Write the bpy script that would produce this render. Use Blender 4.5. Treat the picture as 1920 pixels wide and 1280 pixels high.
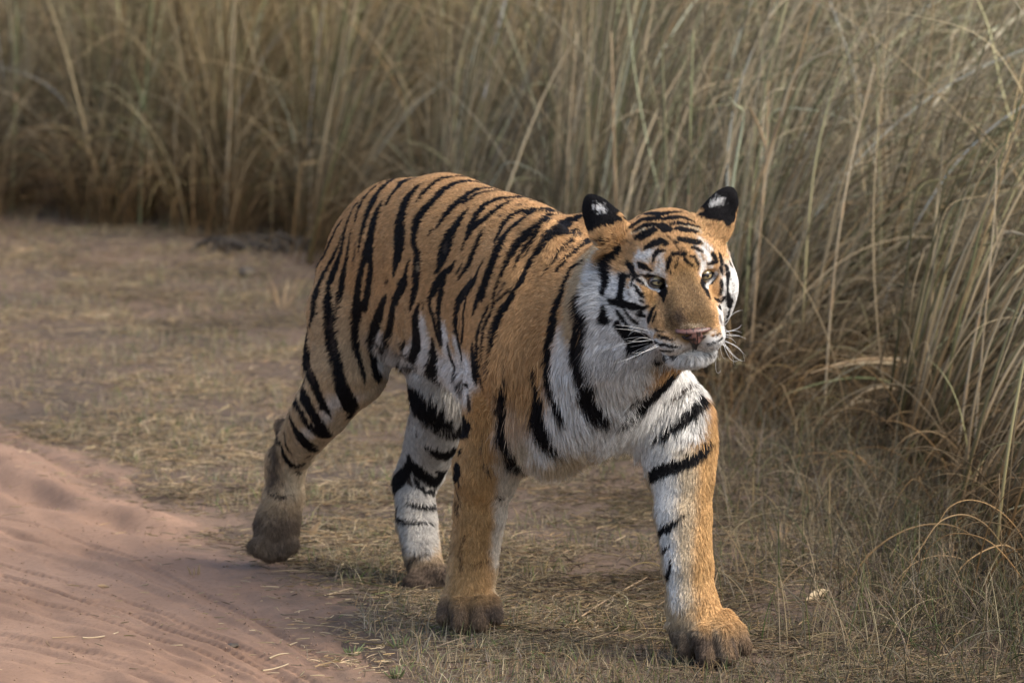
import bpy, math, random
import numpy as np
from mathutils import Vector, Matrix
from mathutils.bvhtree import BVHTree

for o in list(bpy.data.objects):
    bpy.data.objects.remove(o, do_unlink=True)
scene = bpy.context.scene
col = scene.collection
random.seed(7)
rng = np.random.default_rng(7)
PI = math.pi

# ---------------------------------------------------------------- camera
CAM_POS = np.array([0.0, -12.0, 2.1])
PITCH = math.radians(6.9)
FPX = 200.0 / 36.0 * 1920.0
cam_data = bpy.data.cameras.new('camera')
cam = bpy.data.objects.new('camera', cam_data)
col.objects.link(cam)
cam.location = CAM_POS
cam.rotation_euler = (PI / 2 - PITCH, 0, 0)
cam_data.lens = 200
cam_data.sensor_width = 36
cam_data.clip_start = 0.1
cam_data.clip_end = 600
cam_data.dof.use_dof = True
cam_data.dof.focus_distance = 11.75
cam_data.dof.aperture_fstop = 6.3
scene.camera = cam

# ---------------------------------------------------------------- world, sun, exposure
world = bpy.data.worlds.new('World')
scene.world = world
world.use_nodes = True
nt = world.node_tree
for n in list(nt.nodes):
    nt.nodes.remove(n)
SUN_EL, SUN_AZ = math.radians(48), math.radians(113)   # azimuth: clockwise from +Y
sky = nt.nodes.new('ShaderNodeTexSky')
sky.sky_type = 'NISHITA'
sky.sun_disc = False
sky.sun_elevation = SUN_EL
sky.sun_rotation = SUN_AZ
sky.dust_density = 3.2
sky.air_density = 1.0
bg = nt.nodes.new('ShaderNodeBackground')
bg.inputs['Strength'].default_value = 0.115
out = nt.nodes.new('ShaderNodeOutputWorld')
nt.links.new(sky.outputs[0], bg.inputs['Color'])
nt.links.new(bg.outputs[0], out.inputs['Surface'])

sun_d = bpy.data.lights.new('sun', 'SUN')
sun_d.energy = 1.5
sun_d.angle = math.radians(40)
sun_d.color = (1.0, 0.94, 0.82)
sun = bpy.data.objects.new('sun', sun_d)
col.objects.link(sun)
sd = Vector((math.sin(SUN_AZ) * math.cos(SUN_EL), math.cos(SUN_AZ) * math.cos(SUN_EL), math.sin(SUN_EL)))
sun.rotation_euler = sd.to_track_quat('Z', 'Y').to_euler()
sun.location = (3, -4, 6)

scene.view_settings.view_transform = 'Standard'
scene.view_settings.look = 'None'
scene.view_settings.exposure = 1.38
scene.view_settings.gamma = 1
scene.render.engine = 'CYCLES'
scene.cycles.use_denoising = True
scene.cycles.max_bounces = 5
scene.cycles.diffuse_bounces = 2
scene.cycles.glossy_bounces = 2
scene.cycles.transmission_bounces = 2
scene.cycles.transparent_max_bounces = 4
scene.cycles_curves.shape = 'RIBBONS'
scene.cycles_curves.subdivisions = 2

# ---------------------------------------------------------------- helpers
cp, sp = math.cos(PITCH), math.sin(PITCH)
def ray(u, v):
    x, y, z = (u - 960.0) / FPX, 1.0, (640.0 - v) / FPX
    return np.array([x, y * cp + z * sp, -y * sp + z * cp])
def at(u, v, Y):
    """world point at depth Y seen at photo position (u, v)"""
    d = ray(u, v)
    return CAM_POS + d * ((Y - CAM_POS[1]) / d[1])
def gat(u, v, Z=0.0):
    """ground point seen at photo position (u, v)"""
    d = ray(u, v)
    return CAM_POS + d * ((Z - CAM_POS[2]) / d[2])
def project(P):
    q = P - CAM_POS
    y = q[..., 1] * cp - q[..., 2] * sp
    z = q[..., 1] * sp + q[..., 2] * cp
    return np.stack([960 + FPX * q[..., 0] / y, 640 - FPX * z / y], -1)

def tag(o, label=None, cat=None, group=None, kind=None):
    if label: o['label'] = label
    if cat: o['category'] = cat
    if group: o['group'] = group
    if kind: o['kind'] = kind
    return o
def link(name, data, parent=None, mat=None):
    o = bpy.data.objects.new(name, data)
    col.objects.link(o)
    if mat is not None: data.materials.append(mat)
    if parent is not None: o.parent = parent
    return o
def empty(name, loc):
    o = bpy.data.objects.new(name, None)
    col.objects.link(o); o.location = loc
    return o
def mesh_from(name, V, F, smooth=True):
    me = bpy.data.meshes.new(name)
    V = np.asarray(V, np.float32); F = np.asarray(F, np.int32)
    k = F.shape[1]
    me.vertices.add(len(V)); me.vertices.foreach_set('co', V.ravel())
    me.loops.add(F.size); me.loops.foreach_set('vertex_index', F.ravel())
    me.polygons.add(len(F))
    me.polygons.foreach_set('loop_start', np.arange(0, F.size, k, dtype=np.int32))
    me.polygons.foreach_set('loop_total', np.full(len(F), k, np.int32))
    if smooth: me.polygons.foreach_set('use_smooth', np.ones(len(F), bool))
    me.update(calc_edges=True)
    return me

def lattice(seed):
    return np.random.default_rng(seed).random((32, 32, 32)).astype(np.float32)
LAT = [lattice(100 + i) for i in range(6)]
def vnoise(P, scale, k=0):
    """value noise 0..1 in space"""
    L = LAT[k % 6]
    q = P / scale + 17.3 * (k + 1)
    i = np.floor(q).astype(int); f = (q - i); f = f * f * (3 - 2 * f)
    r = 0
    for dx in (0, 1):
        wx = f[:, 0] if dx else 1 - f[:, 0]
        for dy in (0, 1):
            wy = f[:, 1] if dy else 1 - f[:, 1]
            for dz in (0, 1):
                wz = f[:, 2] if dz else 1 - f[:, 2]
                r = r + wx * wy * wz * L[(i[:, 0] + dx) % 32, (i[:, 1] + dy) % 32, (i[:, 2] + dz) % 32]
    return r
def fnoise(P, scale, k=0):
    return (vnoise(P, scale, k) + 0.5 * vnoise(P, scale / 2.1, k + 1) + 0.25 * vnoise(P, scale / 4.3, k + 2)) / 1.75
def sstep(a, b, x):
    t = np.clip((x - a) / (b - a), 0, 1)
    return t * t * (3 - 2 * t)

def node_mat(name):
    m = bpy.data.materials.new(name)
    m.use_nodes = True
    t = m.node_tree
    b = t.nodes['Principled BSDF']
    return m, t, b

def make_curves(name, pts, rad, colr, mat, parent=None, uniform_rad=None):
    """pts (N,K,3) world, rad (N,K), colr (N,3) one colour per strand"""
    N, K, _ = pts.shape
    hc = bpy.data.hair_curves.new(name)
    hc.add_curves([K] * N)
    hc.attributes['position'].data.foreach_set('vector', pts.astype(np.float32).ravel())
    a = hc.attributes.get('radius') or hc.attributes.new('radius', 'FLOAT', 'POINT')
    a.data.foreach_set('value', rad.astype(np.float32).ravel())
    per_point = colr.ndim == 3
    c = hc.attributes.new('tint', 'FLOAT_COLOR', 'POINT' if per_point else 'CURVE')
    rgba = np.ones((N * K if per_point else N, 4), np.float32); rgba[:, :3] = colr.reshape(-1, 3)
    c.data.foreach_set('color', rgba.ravel())
    o = link(name, hc, parent, mat)
    return o

def strand_mat(name, rough=0.6, spec=0.25, trans=0.0):
    m, t, b = node_mat(name)
    a = t.nodes.new('ShaderNodeAttribute'); a.attribute_name = 'tint'
    t.links.new(a.outputs['Color'], b.inputs['Base Color'])
    b.inputs['Roughness'].default_value = rough
    b.inputs['Specular IOR Level'].default_value = spec
    if trans > 0:
        tr = t.nodes.new('ShaderNodeBsdfTranslucent')
        mx = t.nodes.new('ShaderNodeMixShader'); mx.inputs[0].default_value = trans
        t.links.new(a.outputs['Color'], tr.inputs['Color'])
        t.links.new(b.outputs[0], mx.inputs[1]); t.links.new(tr.outputs[0], mx.inputs[2])
        o = t.nodes['Material Output']; t.links.new(mx.outputs[0], o.inputs['Surface'])
    return m

# ---------------------------------------------------------------- signed-distance sculpting
def nrm(v):
    v = np.asarray(v, float); return v / np.linalg.norm(v)
class Sculpt:
    def __init__(self): self.items = []
    def cone(self, a, b, ra, rb, k=0.03):
        self.items.append(('c', np.asarray(a, float), np.asarray(b, float), ra, rb, k, 1)); return self
    def chain(self, pts, k=0.03):
        self.items.append(('p', None, [(np.asarray(a, float), r) for a, r in pts], None, None, k, 1))
    def ell(self, c, r, axes, k=0.03, sign=1):
        self.items.append(('e', np.asarray(c, float), np.asarray(r, float), np.asarray(axes, float), None, k, sign))
    def bounds(self):
        lo, hi = np.full(3, 1e9), np.full(3, -1e9)
        for it in self.items:
            if it[6] < 0: continue
            if it[0] == 'p':
                for p, r in it[2]: lo = np.minimum(lo, p - r); hi = np.maximum(hi, p + r)
            elif it[0] == 'c':
                r = max(it[3], it[4])
                for p in (it[1], it[2]): lo = np.minimum(lo, p - r); hi = np.maximum(hi, p + r)
            else:
                e = np.sqrt(((it[3] * it[2][:, None]) ** 2).sum(0)); lo = np.minimum(lo, it[1] - e); hi = np.maximum(hi, it[1] + e)
        return lo, hi
    def mesh(self, h, lo=None, hi=None):
        l0, h0 = self.bounds()
        lo = l0 - 3 * h if lo is None else np.asarray(lo, float)
        hi = h0 + 3 * h if hi is None else np.asarray(hi, float)
        n = np.ceil((hi - lo) / h).astype(int) + 1
        ax = [lo[i] + h * np.arange(n[i]) for i in range(3)]
        D = np.full(n, 0.5, np.float32)
        for it in self.items:
            typ, k, sg = it[0], it[5], it[6]
            if typ == 'p':
                bl = np.min([p - r for p, r in it[2]], 0); bh = np.max([p + r for p, r in it[2]], 0)
            elif typ == 'c':
                r = max(it[3], it[4]); bl = np.minimum(it[1], it[2]) - r; bh = np.maximum(it[1], it[2]) + r
            else:
                e = np.sqrt(((it[3] * it[2][:, None]) ** 2).sum(0)); bl, bh = it[1] - e, it[1] + e
            m = k + 2.5 * h
            i0 = np.maximum(np.floor((bl - m - lo) / h).astype(int), 0)
            i1 = np.minimum(np.ceil((bh + m - lo) / h).astype(int) + 1, n)
            if (i1 <= i0).any(): continue
            X, Y, Z = np.meshgrid(ax[0][i0[0]:i1[0]], ax[1][i0[1]:i1[1]], ax[2][i0[2]:i1[2]], indexing='ij')
            X = X.astype(np.float32); Y = Y.astype(np.float32); Z = Z.astype(np.float32)
            if typ in 'cp':
                segs = [(it[1], it[2], it[3], it[4])] if typ == 'c' else [(p0[0], p1[0], p0[1], p1[1]) for p0, p1 in zip(it[2][:-1], it[2][1:])]
                d = None
                for a, b, ra, rb in segs:
                    ab = b - a; L2 = (ab ** 2).sum() + 1e-12
                    px, py, pz = X - a[0], Y - a[1], Z - a[2]
                    t = np.clip((px * ab[0] + py * ab[1] + pz * ab[2]) / L2, 0, 1)
                    e_ = np.sqrt((px - t * ab[0]) ** 2 + (py - t * ab[1]) ** 2 + (pz - t * ab[2]) ** 2) - (ra + (rb - ra) * t)
                    if d is None: d = e_
                    else:
                        ks = .010; hh = np.clip(0.5 + 0.5 * (d - e_) / ks, 0, 1); d = d + (e_ - d) * hh - ks * hh * (1 - hh)
            else:
                c, r, A = it[1], it[2], it[3]
                q = [((X - c[0]) * A[i, 0] + (Y - c[1]) * A[i, 1] + (Z - c[2]) * A[i, 2]) / r[i] for i in range(3)]
                k0 = np.sqrt(q[0] ** 2 + q[1] ** 2 + q[2] ** 2) + 1e-6
                k1 = np.sqrt((q[0] / r[0]) ** 2 + (q[1] / r[1]) ** 2 + (q[2] / r[2]) ** 2) + 1e-6
                d = k0 * (k0 - 1) / k1
            sl = (slice(i0[0], i1[0]), slice(i0[1], i1[1]), slice(i0[2], i1[2]))
            o = D[sl]
            if sg > 0:
                hh = np.clip(0.5 + 0.5 * (o - d) / k, 0, 1)
                D[sl] = o + (d - o) * hh - k * hh * (1 - hh)
            else:
                hh = np.clip(0.5 - 0.5 * (o + d) / k, 0, 1)
                D[sl] = o + (-d - o) * hh + k * hh * (1 - hh)
        return surface_net(D, lo, h)

def surface_net(D, lo, h):
    S = D < 0
    nx, ny, nz = D.shape
    cs = np.zeros((nx - 1, ny - 1, nz - 1), np.int8)
    for dx in (0, 1):
        for dy in (0, 1):
            for dz in (0, 1):
                cs += S[dx:nx - 1 + dx, dy:ny - 1 + dy, dz:nz - 1 + dz]
    act = (cs > 0) & (cs < 8)
    idx = np.full(act.shape, -1, np.int32)
    c = np.argwhere(act)
    idx[act] = np.arange(len(c))
    acc = np.zeros((len(c), 3)); cnt = np.zeros(len(c))
    corners = [(x, y, z) for x in (0, 1) for y in (0, 1) for z in (0, 1)]
    for a in corners:
        for axis in range(3):
            if a[axis] == 1: continue
            b = list(a); b[axis] = 1
            va = D[c[:, 0] + a[0], c[:, 1] + a[1], c[:, 2] + a[2]]
            vb = D[c[:, 0] + b[0], c[:, 1] + b[1], c[:, 2] + b[2]]
            m = (va < 0) != (vb < 0)
            t = va[m] / (va[m] - vb[m])
            p = np.tile(np.array(a, float), (m.sum(), 1)); p[:, axis] += t
            acc[m] += p; cnt[m] += 1
    V = lo + h * (c + acc / cnt[:, None])
    F = []
    for axis in range(3):
        o1, o2 = [(1, 2), (2, 0), (0, 1)][axis]
        sh = [nx, ny, nz]
        sa = [slice(0, n_) for n_ in sh]; sa[axis] = slice(0, sh[axis] - 1)
        sb = [slice(0, n_) for n_ in sh]; sb[axis] = slice(1, sh[axis])
        A, B = S[tuple(sa)], S[tuple(sb)]
        e = np.argwhere(A != B)
        ok = (e[:, o1] > 0) & (e[:, o2] > 0) & (e[:, o1] < sh[o1] - 1) & (e[:, o2] < sh[o2] - 1)
        e = e[ok]
        def cell(d1, d2):
            q = e.copy(); q[:, o1] -= d1; q[:, o2] -= d2
            return idx[q[:, 0], q[:, 1], q[:, 2]]
        f = np.stack([cell(0, 0), cell(1, 0), cell(1, 1), cell(0, 1)], 1)
        inside = A[e[:, 0], e[:, 1], e[:, 2]]
        f[~inside] = f[~inside][:, ::-1]
        F.append(f)
    F = np.concatenate(F)
    F = F[(F >= 0).all(1)]
    return V, F

# ---------------------------------------------------------------- ground, track, grass
def ns(nt_, kind, **kw):
    n_ = nt_.nodes.new(kind)
    for k, v in kw.items():
        if k in n_.inputs: n_.inputs[k].default_value = v
        else: setattr(n_, k, v)
    return n_
def earth_mat(name, c1, c2, c3, s1=1.2, s2=40, bump=.4):
    m, t, b = node_mat(name)
    tc = ns(t, 'ShaderNodeTexCoord')
    n1 = ns(t, 'ShaderNodeTexNoise', Scale=s1, Detail=8.0, Roughness=.6)
    n2 = ns(t, 'ShaderNodeTexNoise', Scale=s2, Detail=6.0, Roughness=.7)
    for n_ in (n1, n2): t.links.new(tc.outputs['Object'], n_.inputs['Vector'])
    r1 = ns(t, 'ShaderNodeValToRGB')
    r1.color_ramp.elements[0].position = .36; r1.color_ramp.elements[0].color = (*c1, 1)
    r1.color_ramp.elements[1].position = .64; r1.color_ramp.elements[1].color = (*c2, 1)
    t.links.new(n1.outputs['Fac'], r1.inputs['Fac'])
    mx = ns(t, 'ShaderNodeMix', data_type='RGBA')
    rr = ns(t, 'ShaderNodeValToRGB'); rr.color_ramp.elements[0].position = .5; rr.color_ramp.elements[1].position = .72
    t.links.new(n2.outputs['Fac'], rr.inputs['Fac'])
    t.links.new(rr.outputs['Color'], mx.inputs['Factor'])
    t.links.new(r1.outputs['Color'], mx.inputs['A']); mx.inputs['B'].default_value = (*c3, 1)
    t.links.new(mx.outputs['Result'], b.inputs['Base Color'])
    b.inputs['Roughness'].default_value = .92; b.inputs['Specular IOR Level'].default_value = .12
    bp = ns(t, 'ShaderNodeBump', Strength=bump, Distance=.012)
    n3 = ns(t, 'ShaderNodeTexNoise', Scale=s2 * 2.2, Detail=8.0, Roughness=.75)
    t.links.new(tc.outputs['Object'], n3.inputs['Vector'])
    t.links.new(n3.outputs['Fac'], bp.inputs['Height']); t.links.new(bp.outputs[0], b.inputs['Normal'])
    return m
soil = earth_mat('soil', (.110, .082, .060), (.195, .132, .093), (.068, .053, .040), 1.3, 30, 1.0)
sand = earth_mat('sand', (.225, .137, .092), (.310, .196, .134), (.200, .123, .083), 2.2, 70, .5)

EDGE = [gat(u, v)[:2] for u, v in ((-500, 660), (-200, 735), (0, 800), (190, 872), (330, 945), (420, 1000), (560, 1072), (610, 1120), (640, 1190), (700, 1250), (760, 1330), (900, 1500))]
def gnoise(x, y, s, k=0): return vnoise(np.stack([x, y, np.zeros_like(x) + .37], 1), s, k)
def seg_dist(x, y, poly):
    best = np.full(len(x), 1e9); sgn = np.zeros(len(x)); tt = np.zeros(len(x)); acc_ = 0
    for p0, p1 in zip(poly[:-1], poly[1:]):
        d = p1 - p0; L_ = np.hypot(*d); t = np.clip(((x - p0[0]) * d[0] + (y - p0[1]) * d[1]) / L_ ** 2, 0, 1)
        ex, ey = x - p0[0] - t * d[0], y - p0[1] - t * d[1]; dd = np.hypot(ex, ey); cr = d[0] * ey - d[1] * ex
        m = dd < best; best[m] = dd[m]; sgn[m] = np.sign(cr[m]); tt[m] = acc_ + t[m] * L_; acc_ += L_
    return best, sgn, tt
def in_track(x, y):
    """signed distance, positive on the track side"""
    d, s_, _ = seg_dist(x, y, EDGE)
    return -d * s_
def gz(x, y):
    return .020 * (gnoise(x, y, .9, 1) - .5) + .010 * (gnoise(x, y, .22, 2) - .5) + .05 * sstep(1.5, 8, y) * gnoise(x, y, 2.5, 3)
def flat_near_paws(x, y, z):
    for (u, v) in ((880, 1170), (1335, 1235), (800, 1095)):
        c = gat(u, v); z = z * sstep(.05, .22, np.hypot(x - c[0], y - c[1]))
    return z
def height(x, y): return flat_near_paws(x, y, gz(x, y))
def grid(x0, x1, y0, y1, nx_, ny_, zf):
    X, Y = np.meshgrid(np.linspace(x0, x1, nx_), np.linspace(y0, y1, ny_))
    x, y = X.ravel(), Y.ravel()
    V = np.stack([x, y, zf(x, y)], 1)
    i = np.arange(nx_ * ny_).reshape(ny_, nx_)
    F = np.stack([i[:-1, :-1].ravel(), i[:-1, 1:].ravel(), i[1:, 1:].ravel(), i[1:, :-1].ravel()], 1)
    return V, F
# one sheet to the horizon, finely divided where it is seen
xs = np.concatenate([np.linspace(-300, -6, 12), np.linspace(-5, 6, 200), np.linspace(7, 300, 12)])
ys = np.concatenate([np.linspace(-40, -3, 6), np.linspace(-2, 14, 300), np.linspace(15, 500, 14)])
X, Y = np.meshgrid(xs, ys); x, y = X.ravel(), Y.ravel()
zg = height(x, y); far = (np.abs(x) > 5.5) | (y < -2.5) | (y > 14.5); zg[far] = 0
i = np.arange(len(x)).reshape(len(ys), len(xs))
F = np.stack([i[:-1, :-1].ravel(), i[:-1, 1:].ravel(), i[1:, 1:].ravel(), i[1:, :-1].ravel()], 1)
zg -= .07 * sstep(.0, .16, in_track(x, y)) * (~far)
tag(link('ground', mesh_from('ground', np.stack([x, y, zg], 1), F), None, soil), kind='structure')

RUTS = [([(0, 1085), (120, 1128), (250, 1165), (400, 1225), (540, 1285)], .010, .007), ([(0, 1098), (90, 1118), (180, 1150)], .008, .004),
        ([(180, 1140), (300, 1170), (420, 1215), (560, 1290)], .012, .004), ([(-60, 840), (60, 905), (160, 965), (290, 985)], .05, -.012),
        ([(-60, 900), (80, 950), (200, 985), (330, 1010)], .05, .012), ([(0, 1010), (150, 1035), (320, 1100), (480, 1170), (620, 1250)], .03, .006),
        ([(-40, 1190), (150, 1235), (300, 1300)], .025, .005), ([(-60, 800), (60, 850), (170, 900), (330, 950)], .03, .007), ([(60, 1040), (240, 1080), (400, 1150), (560, 1230)], .012, -.003)]
for k_, off in enumerate((-118, -92, -70, 24, 42, 60, 96, 120, 150, -30)):
    RUTS.append(([(-20, 1090 + off), (120, 1128 + off), (250, 1168 + off * .95), (400, 1228 + off * .85), (540, 1288 + off * .75), (640, 1335 + off * .7)], .008 + .004 * (k_ % 3), .0028 + .0014 * (k_ % 2)))
RUTS = [([gat(u, v)[:2] for u, v in pl], w, d) for pl, w, d in RUTS]
ax_ = nrm(np.append(EDGE[8] - EDGE[3], 0))[:2]
def track_z(x, y):
    d = in_track(x, y) + .22 * (gnoise(x, y, .30, 0) - .5) + .12 * (gnoise(x, y, .10, 4) - .5) + .05 * (gnoise(x, y, .03, 5) - .5)
    z = height(x, y) + .002 + .010 * sstep(0, .6, d) - .035 * sstep(.06, -.22, d) + .008 * (gnoise(x, y, .018, 2) - .5) * sstep(.25, .0, np.abs(d))
    along, across = x * ax_[0] + y * ax_[1], -x * ax_[1] + y * ax_[0]
    z += .014 * (vnoise(np.stack([along / 6, across, along * 0], 1), .05, 2) - .5) * sstep(0, .2, d)
    z += .002 * (gnoise(x, y, .014, 3) - .5) + .005 * (gnoise(x, y, .07, 0) - .5)
    for pl, w, dep in RUTS:
        q_, _, s_ = seg_dist(x, y, pl)
        z -= 1.7 * dep * np.exp(-(q_ / w) ** 2) * (1 + (.5 * np.sin(s_ / .006) if w < .011 else 0))
        z += abs(dep) * .5 * np.exp(-((q_ - 1.7 * w) / w) ** 2)
    return z
V, F = grid(-2.6, .3, -1.4, 4.2, 560, 700, track_z)
cx = V[F].mean(1); dtr = in_track(cx[:, 0], cx[:, 1]); F = F[dtr > -.24]
u_ = np.unique(F); rm = np.full(len(V), -1); rm[u_] = np.arange(len(u_)); V, F = V[u_], rm[F]
tme = mesh_from('dirt_track', V, F)
dv = in_track(V[:, 0], V[:, 1]) + .30 * (gnoise(V[:, 0], V[:, 1], .16, 3) - .5) + .16 * (gnoise(V[:, 0], V[:, 1], .04, 1) - .5)
ca = tme.color_attributes.new('verge', 'FLOAT_COLOR', 'POINT'); rr_ = np.ones((len(V), 4), np.float32); rr_[:, :3] = sstep(.22, -.06, dv)[:, None]
ca.data.foreach_set('color', rr_.ravel())
t_ = sand.node_tree; va = ns(t_, 'ShaderNodeAttribute'); va.attribute_name = 'verge'
mv = ns(t_, 'ShaderNodeMix', data_type='RGBA'); bs = t_.nodes['Principled BSDF']; src = bs.inputs['Base Color'].links[0].from_socket
t_.links.new(va.outputs['Fac'], mv.inputs['Factor']); t_.links.new(src, mv.inputs['A']); mv.inputs['B'].default_value = (.165, .112, .080, 1)
t_.links.new(mv.outputs['Result'], bs.inputs['Base Color'])
tag(link('dirt_track', tme, None, sand), kind='structure')

# where the tall grass begins
FRONT = [gat(u, v)[:2] for u, v in ((-1500, 380), (0, 408), (300, 432), (560, 452), (850, 520), (1100, 620), (1330, 725), (1520, 770), (1700, 825), (1920, 960), (2120, 1150))]
def behind(x, y):
    d, s_, _ = seg_dist(x, y, FRONT)
    return d * s_
def surf(x, y):
    return np.maximum(height(x, y), track_z(x, y)) if len(x) else height(x, y)
def sample_xy(n_, ulim=(-420, 2280), vlim=(395, 1330)):
    """points on the seen part of the ground, denser near the camera"""
    u = rng.uniform(*ulim, n_); v = rng.uniform(*vlim, n_)
    d = np.stack([(u - 960) / FPX, cp + (640 - v) / FPX * sp, -sp + (640 - v) / FPX * cp], 1)
    t = -CAM_POS[2] / d[:, 2]
    return CAM_POS[0] + d[:, 0] * t, CAM_POS[1] + d[:, 1] * t
PAL = np.array([(.38, .295, .175), (.30, .24, .15), (.21, .175, .12), (.45, .365, .23), (.15, .12, .085), (.26, .22, .16), (.15, .17, .07), (.36, .255, .135)])
def pick(n_, wts, var=.22):
    w = np.array(wts, float); w /= w.sum()
    c = PAL[rng.choice(len(PAL), n_, p=w)] * (1 + rng.normal(0, var, (n_, 1)))
    return np.clip(c + rng.normal(0, .008, (n_, 3)), .01, .8)
straw = strand_mat('straw', .85, .06, .10)
HOLLOW = gat(1705, 800)[:2]
def hollow(x, y): return ((x - HOLLOW[0]) / .26) ** 2 + ((y - HOLLOW[1]) / .45) ** 2 < 1

def lying(n_, lmin, lmax, r_, curl, up, wts, accept, name, kmat=straw, dark=1.0):
    x, y = sample_xy(n_)
    m = accept(x, y); x, y = x[m], y[m]; n_ = len(x)
    z = surf(x, y)
    th = rng.uniform(0, 2 * PI, n_); L_ = rng.uniform(lmin, lmax, n_) * rng.uniform(.6, 1, n_)
    el = np.abs(rng.normal(0, up, n_)); K_ = 5
    kx = rng.normal(0, curl, n_)
    pts = np.zeros((n_, K_, 3)); pts[:, 0] = np.stack([x, y, z + rng.uniform(0, .010, n_)], 1)
    for k in range(1, K_):
        th = th + kx / K_; e_ = el * (1 - .9 * k / K_)
        st_ = np.stack([np.cos(th) * np.cos(e_), np.sin(th) * np.cos(e_), np.sin(e_)], 1) * (L_ / (K_ - 1))[:, None]
        pts[:, k] = pts[:, k - 1] + st_
    rad = (r_ * rng.uniform(.5, 1.3, n_))[:, None] * np.array([.8, 1, .9, .7, .25])[None]
    tone = .62 + .75 * gnoise(x, y, .55, 4) - .34 * sstep(-.5, .5, x)  # litter coloured darker to the right, standing in for the tall grass's shade
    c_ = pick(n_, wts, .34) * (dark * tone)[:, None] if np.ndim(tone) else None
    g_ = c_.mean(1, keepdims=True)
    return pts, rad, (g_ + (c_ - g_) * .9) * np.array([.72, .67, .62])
def merge(name, parts, lab=None):
    o = make_curves(name, np.concatenate([p[0] for p in parts]), np.concatenate([p[1] for p in parts]), np.concatenate([p[2] for p in parts]), straw)
    tag(o, lab, name.replace('_', ' '), kind='stuff'); return o
def off_track(x, y):
    d = in_track(x, y); b_ = behind(x, y)
    patch = gnoise(x, y, .35, 2) * .7 + gnoise(x, y, .12, 3) * .3
    return (d + .35 * (gnoise(x, y, .22, 1) - .5) < rng.normal(-.02, .06, len(x))) & (b_ < .6) & (rng.random(len(x)) < .16 + 1.2 * sstep(.38, .62, patch))
def on_track(x, y):
    d = in_track(x, y); return (d > -.05) & (rng.random(len(x)) < .014 + .8 * np.exp(-np.clip(d, 0, 9) / .10) * (gnoise(x, y, .10, 1) > .45))
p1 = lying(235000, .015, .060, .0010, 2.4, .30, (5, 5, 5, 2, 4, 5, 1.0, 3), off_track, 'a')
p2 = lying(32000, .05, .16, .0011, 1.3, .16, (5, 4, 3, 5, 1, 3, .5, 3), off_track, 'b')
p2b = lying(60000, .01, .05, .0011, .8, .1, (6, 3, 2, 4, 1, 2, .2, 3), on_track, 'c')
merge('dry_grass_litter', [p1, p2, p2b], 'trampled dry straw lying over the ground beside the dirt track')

def upright(n_, accept, hmin, hmax, r_, lean, wts, vl=(395, 1330)):
    x, y = sample_xy(n_, vlim=vl); m = accept(x, y); x, y = x[m], y[m]; n_ = len(x)
    K_ = 6; z = surf(x, y); L_ = rng.uniform(hmin, hmax, n_); th = rng.uniform(0, 2 * PI, n_)
    ln = np.abs(rng.normal(0, lean, n_)) + .08
    pts = np.zeros((n_, K_, 3)); pts[:, 0] = np.stack([x, y, z - .005], 1)
    for k in range(1, K_):
        e_ = PI / 2 - ln * (k / (K_ - 1)) * 1.6 - ln * .3
        st_ = np.stack([np.cos(th) * np.cos(e_), np.sin(th) * np.cos(e_), np.sin(e_)], 1) * (L_ / (K_ - 1))[:, None]
        pts[:, k] = pts[:, k - 1] + st_
    pts[:, :, 2] = np.maximum(pts[:, :, 2], z[:, None] - .004)
    rad = (r_ * rng.uniform(.6, 1.3, n_))[:, None] * np.array([.9, 1, .9, .7, .45, .12])[None]
    return pts, rad, pick(n_, wts) * (1 - .42 * sstep(-.4, .6, x))[:, None]  # shade on the right-hand side put into the blade colours
def tuft_accept(x, y):
    n_ = gnoise(x, y, .18, 5)
    return (in_track(x, y) < -.05) & (behind(x, y) < .4) & (n_ > .55)
def edge_accept(x, y):
    b_ = behind(x, y); w = sstep(-1.1, -.1, b_) * sstep(.5, 1.6, x + y * 0 + .6)
    return (b_ > -1.2) & (b_ < .8) & (in_track(x, y) < -.1) & (rng.random(len(x)) < w)
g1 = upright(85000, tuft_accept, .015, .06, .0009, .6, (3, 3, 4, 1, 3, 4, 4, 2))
def right_accept(x, y):
    b_ = behind(x, y); w = sstep(-1.3, -.2, b_) * sstep(.55, 1.2, x)
    return (b_ > -1.4) & (b_ < .6) & (rng.random(len(x)) < w) & (~hollow(x, y))
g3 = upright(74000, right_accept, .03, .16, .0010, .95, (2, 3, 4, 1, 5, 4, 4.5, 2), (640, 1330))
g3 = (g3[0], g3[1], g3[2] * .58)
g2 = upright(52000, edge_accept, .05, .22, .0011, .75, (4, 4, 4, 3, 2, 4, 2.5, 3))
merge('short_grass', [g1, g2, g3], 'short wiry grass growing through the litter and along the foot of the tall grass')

# ---------------------------------------------------------------- tall grass
def front_points(n_, dmin, dmax, power=1.0):
    P0 = np.array(FRONT); seg = P0[1:] - P0[:-1]; Ls = np.hypot(seg[:, 0], seg[:, 1])
    k = rng.choice(len(Ls), n_, p=Ls / Ls.sum()); t = rng.random(n_)
    base = P0[k] + seg[k] * t[:, None]
    nn = np.stack([-seg[k][:, 1], seg[k][:, 0]], 1) / Ls[k][:, None]
    dep = dmin + (dmax - dmin) * rng.random(n_) ** power
    p = base + nn * dep[:, None]
    p += rng.normal(0, .10, (n_, 2))
    return p[:, 0], p[:, 1], dep
GP = np.array([(.43, .345, .225), (.33, .27, .18), (.24, .20, .14), (.54, .43, .28), (.15, .12, .08), (.27, .25, .145), (.20, .20, .11), (.40, .285, .16), (.36, .31, .225)])
def gpick(n_, w, var=.2):
    w = np.array(w, float); w /= w.sum()
    return np.clip(GP[rng.choice(len(GP), n_, p=w)] * np.exp(rng.normal(-.20, .50, (n_, 1))) * np.array([1.04, 1.0, .90]), .015, .75)
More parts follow.
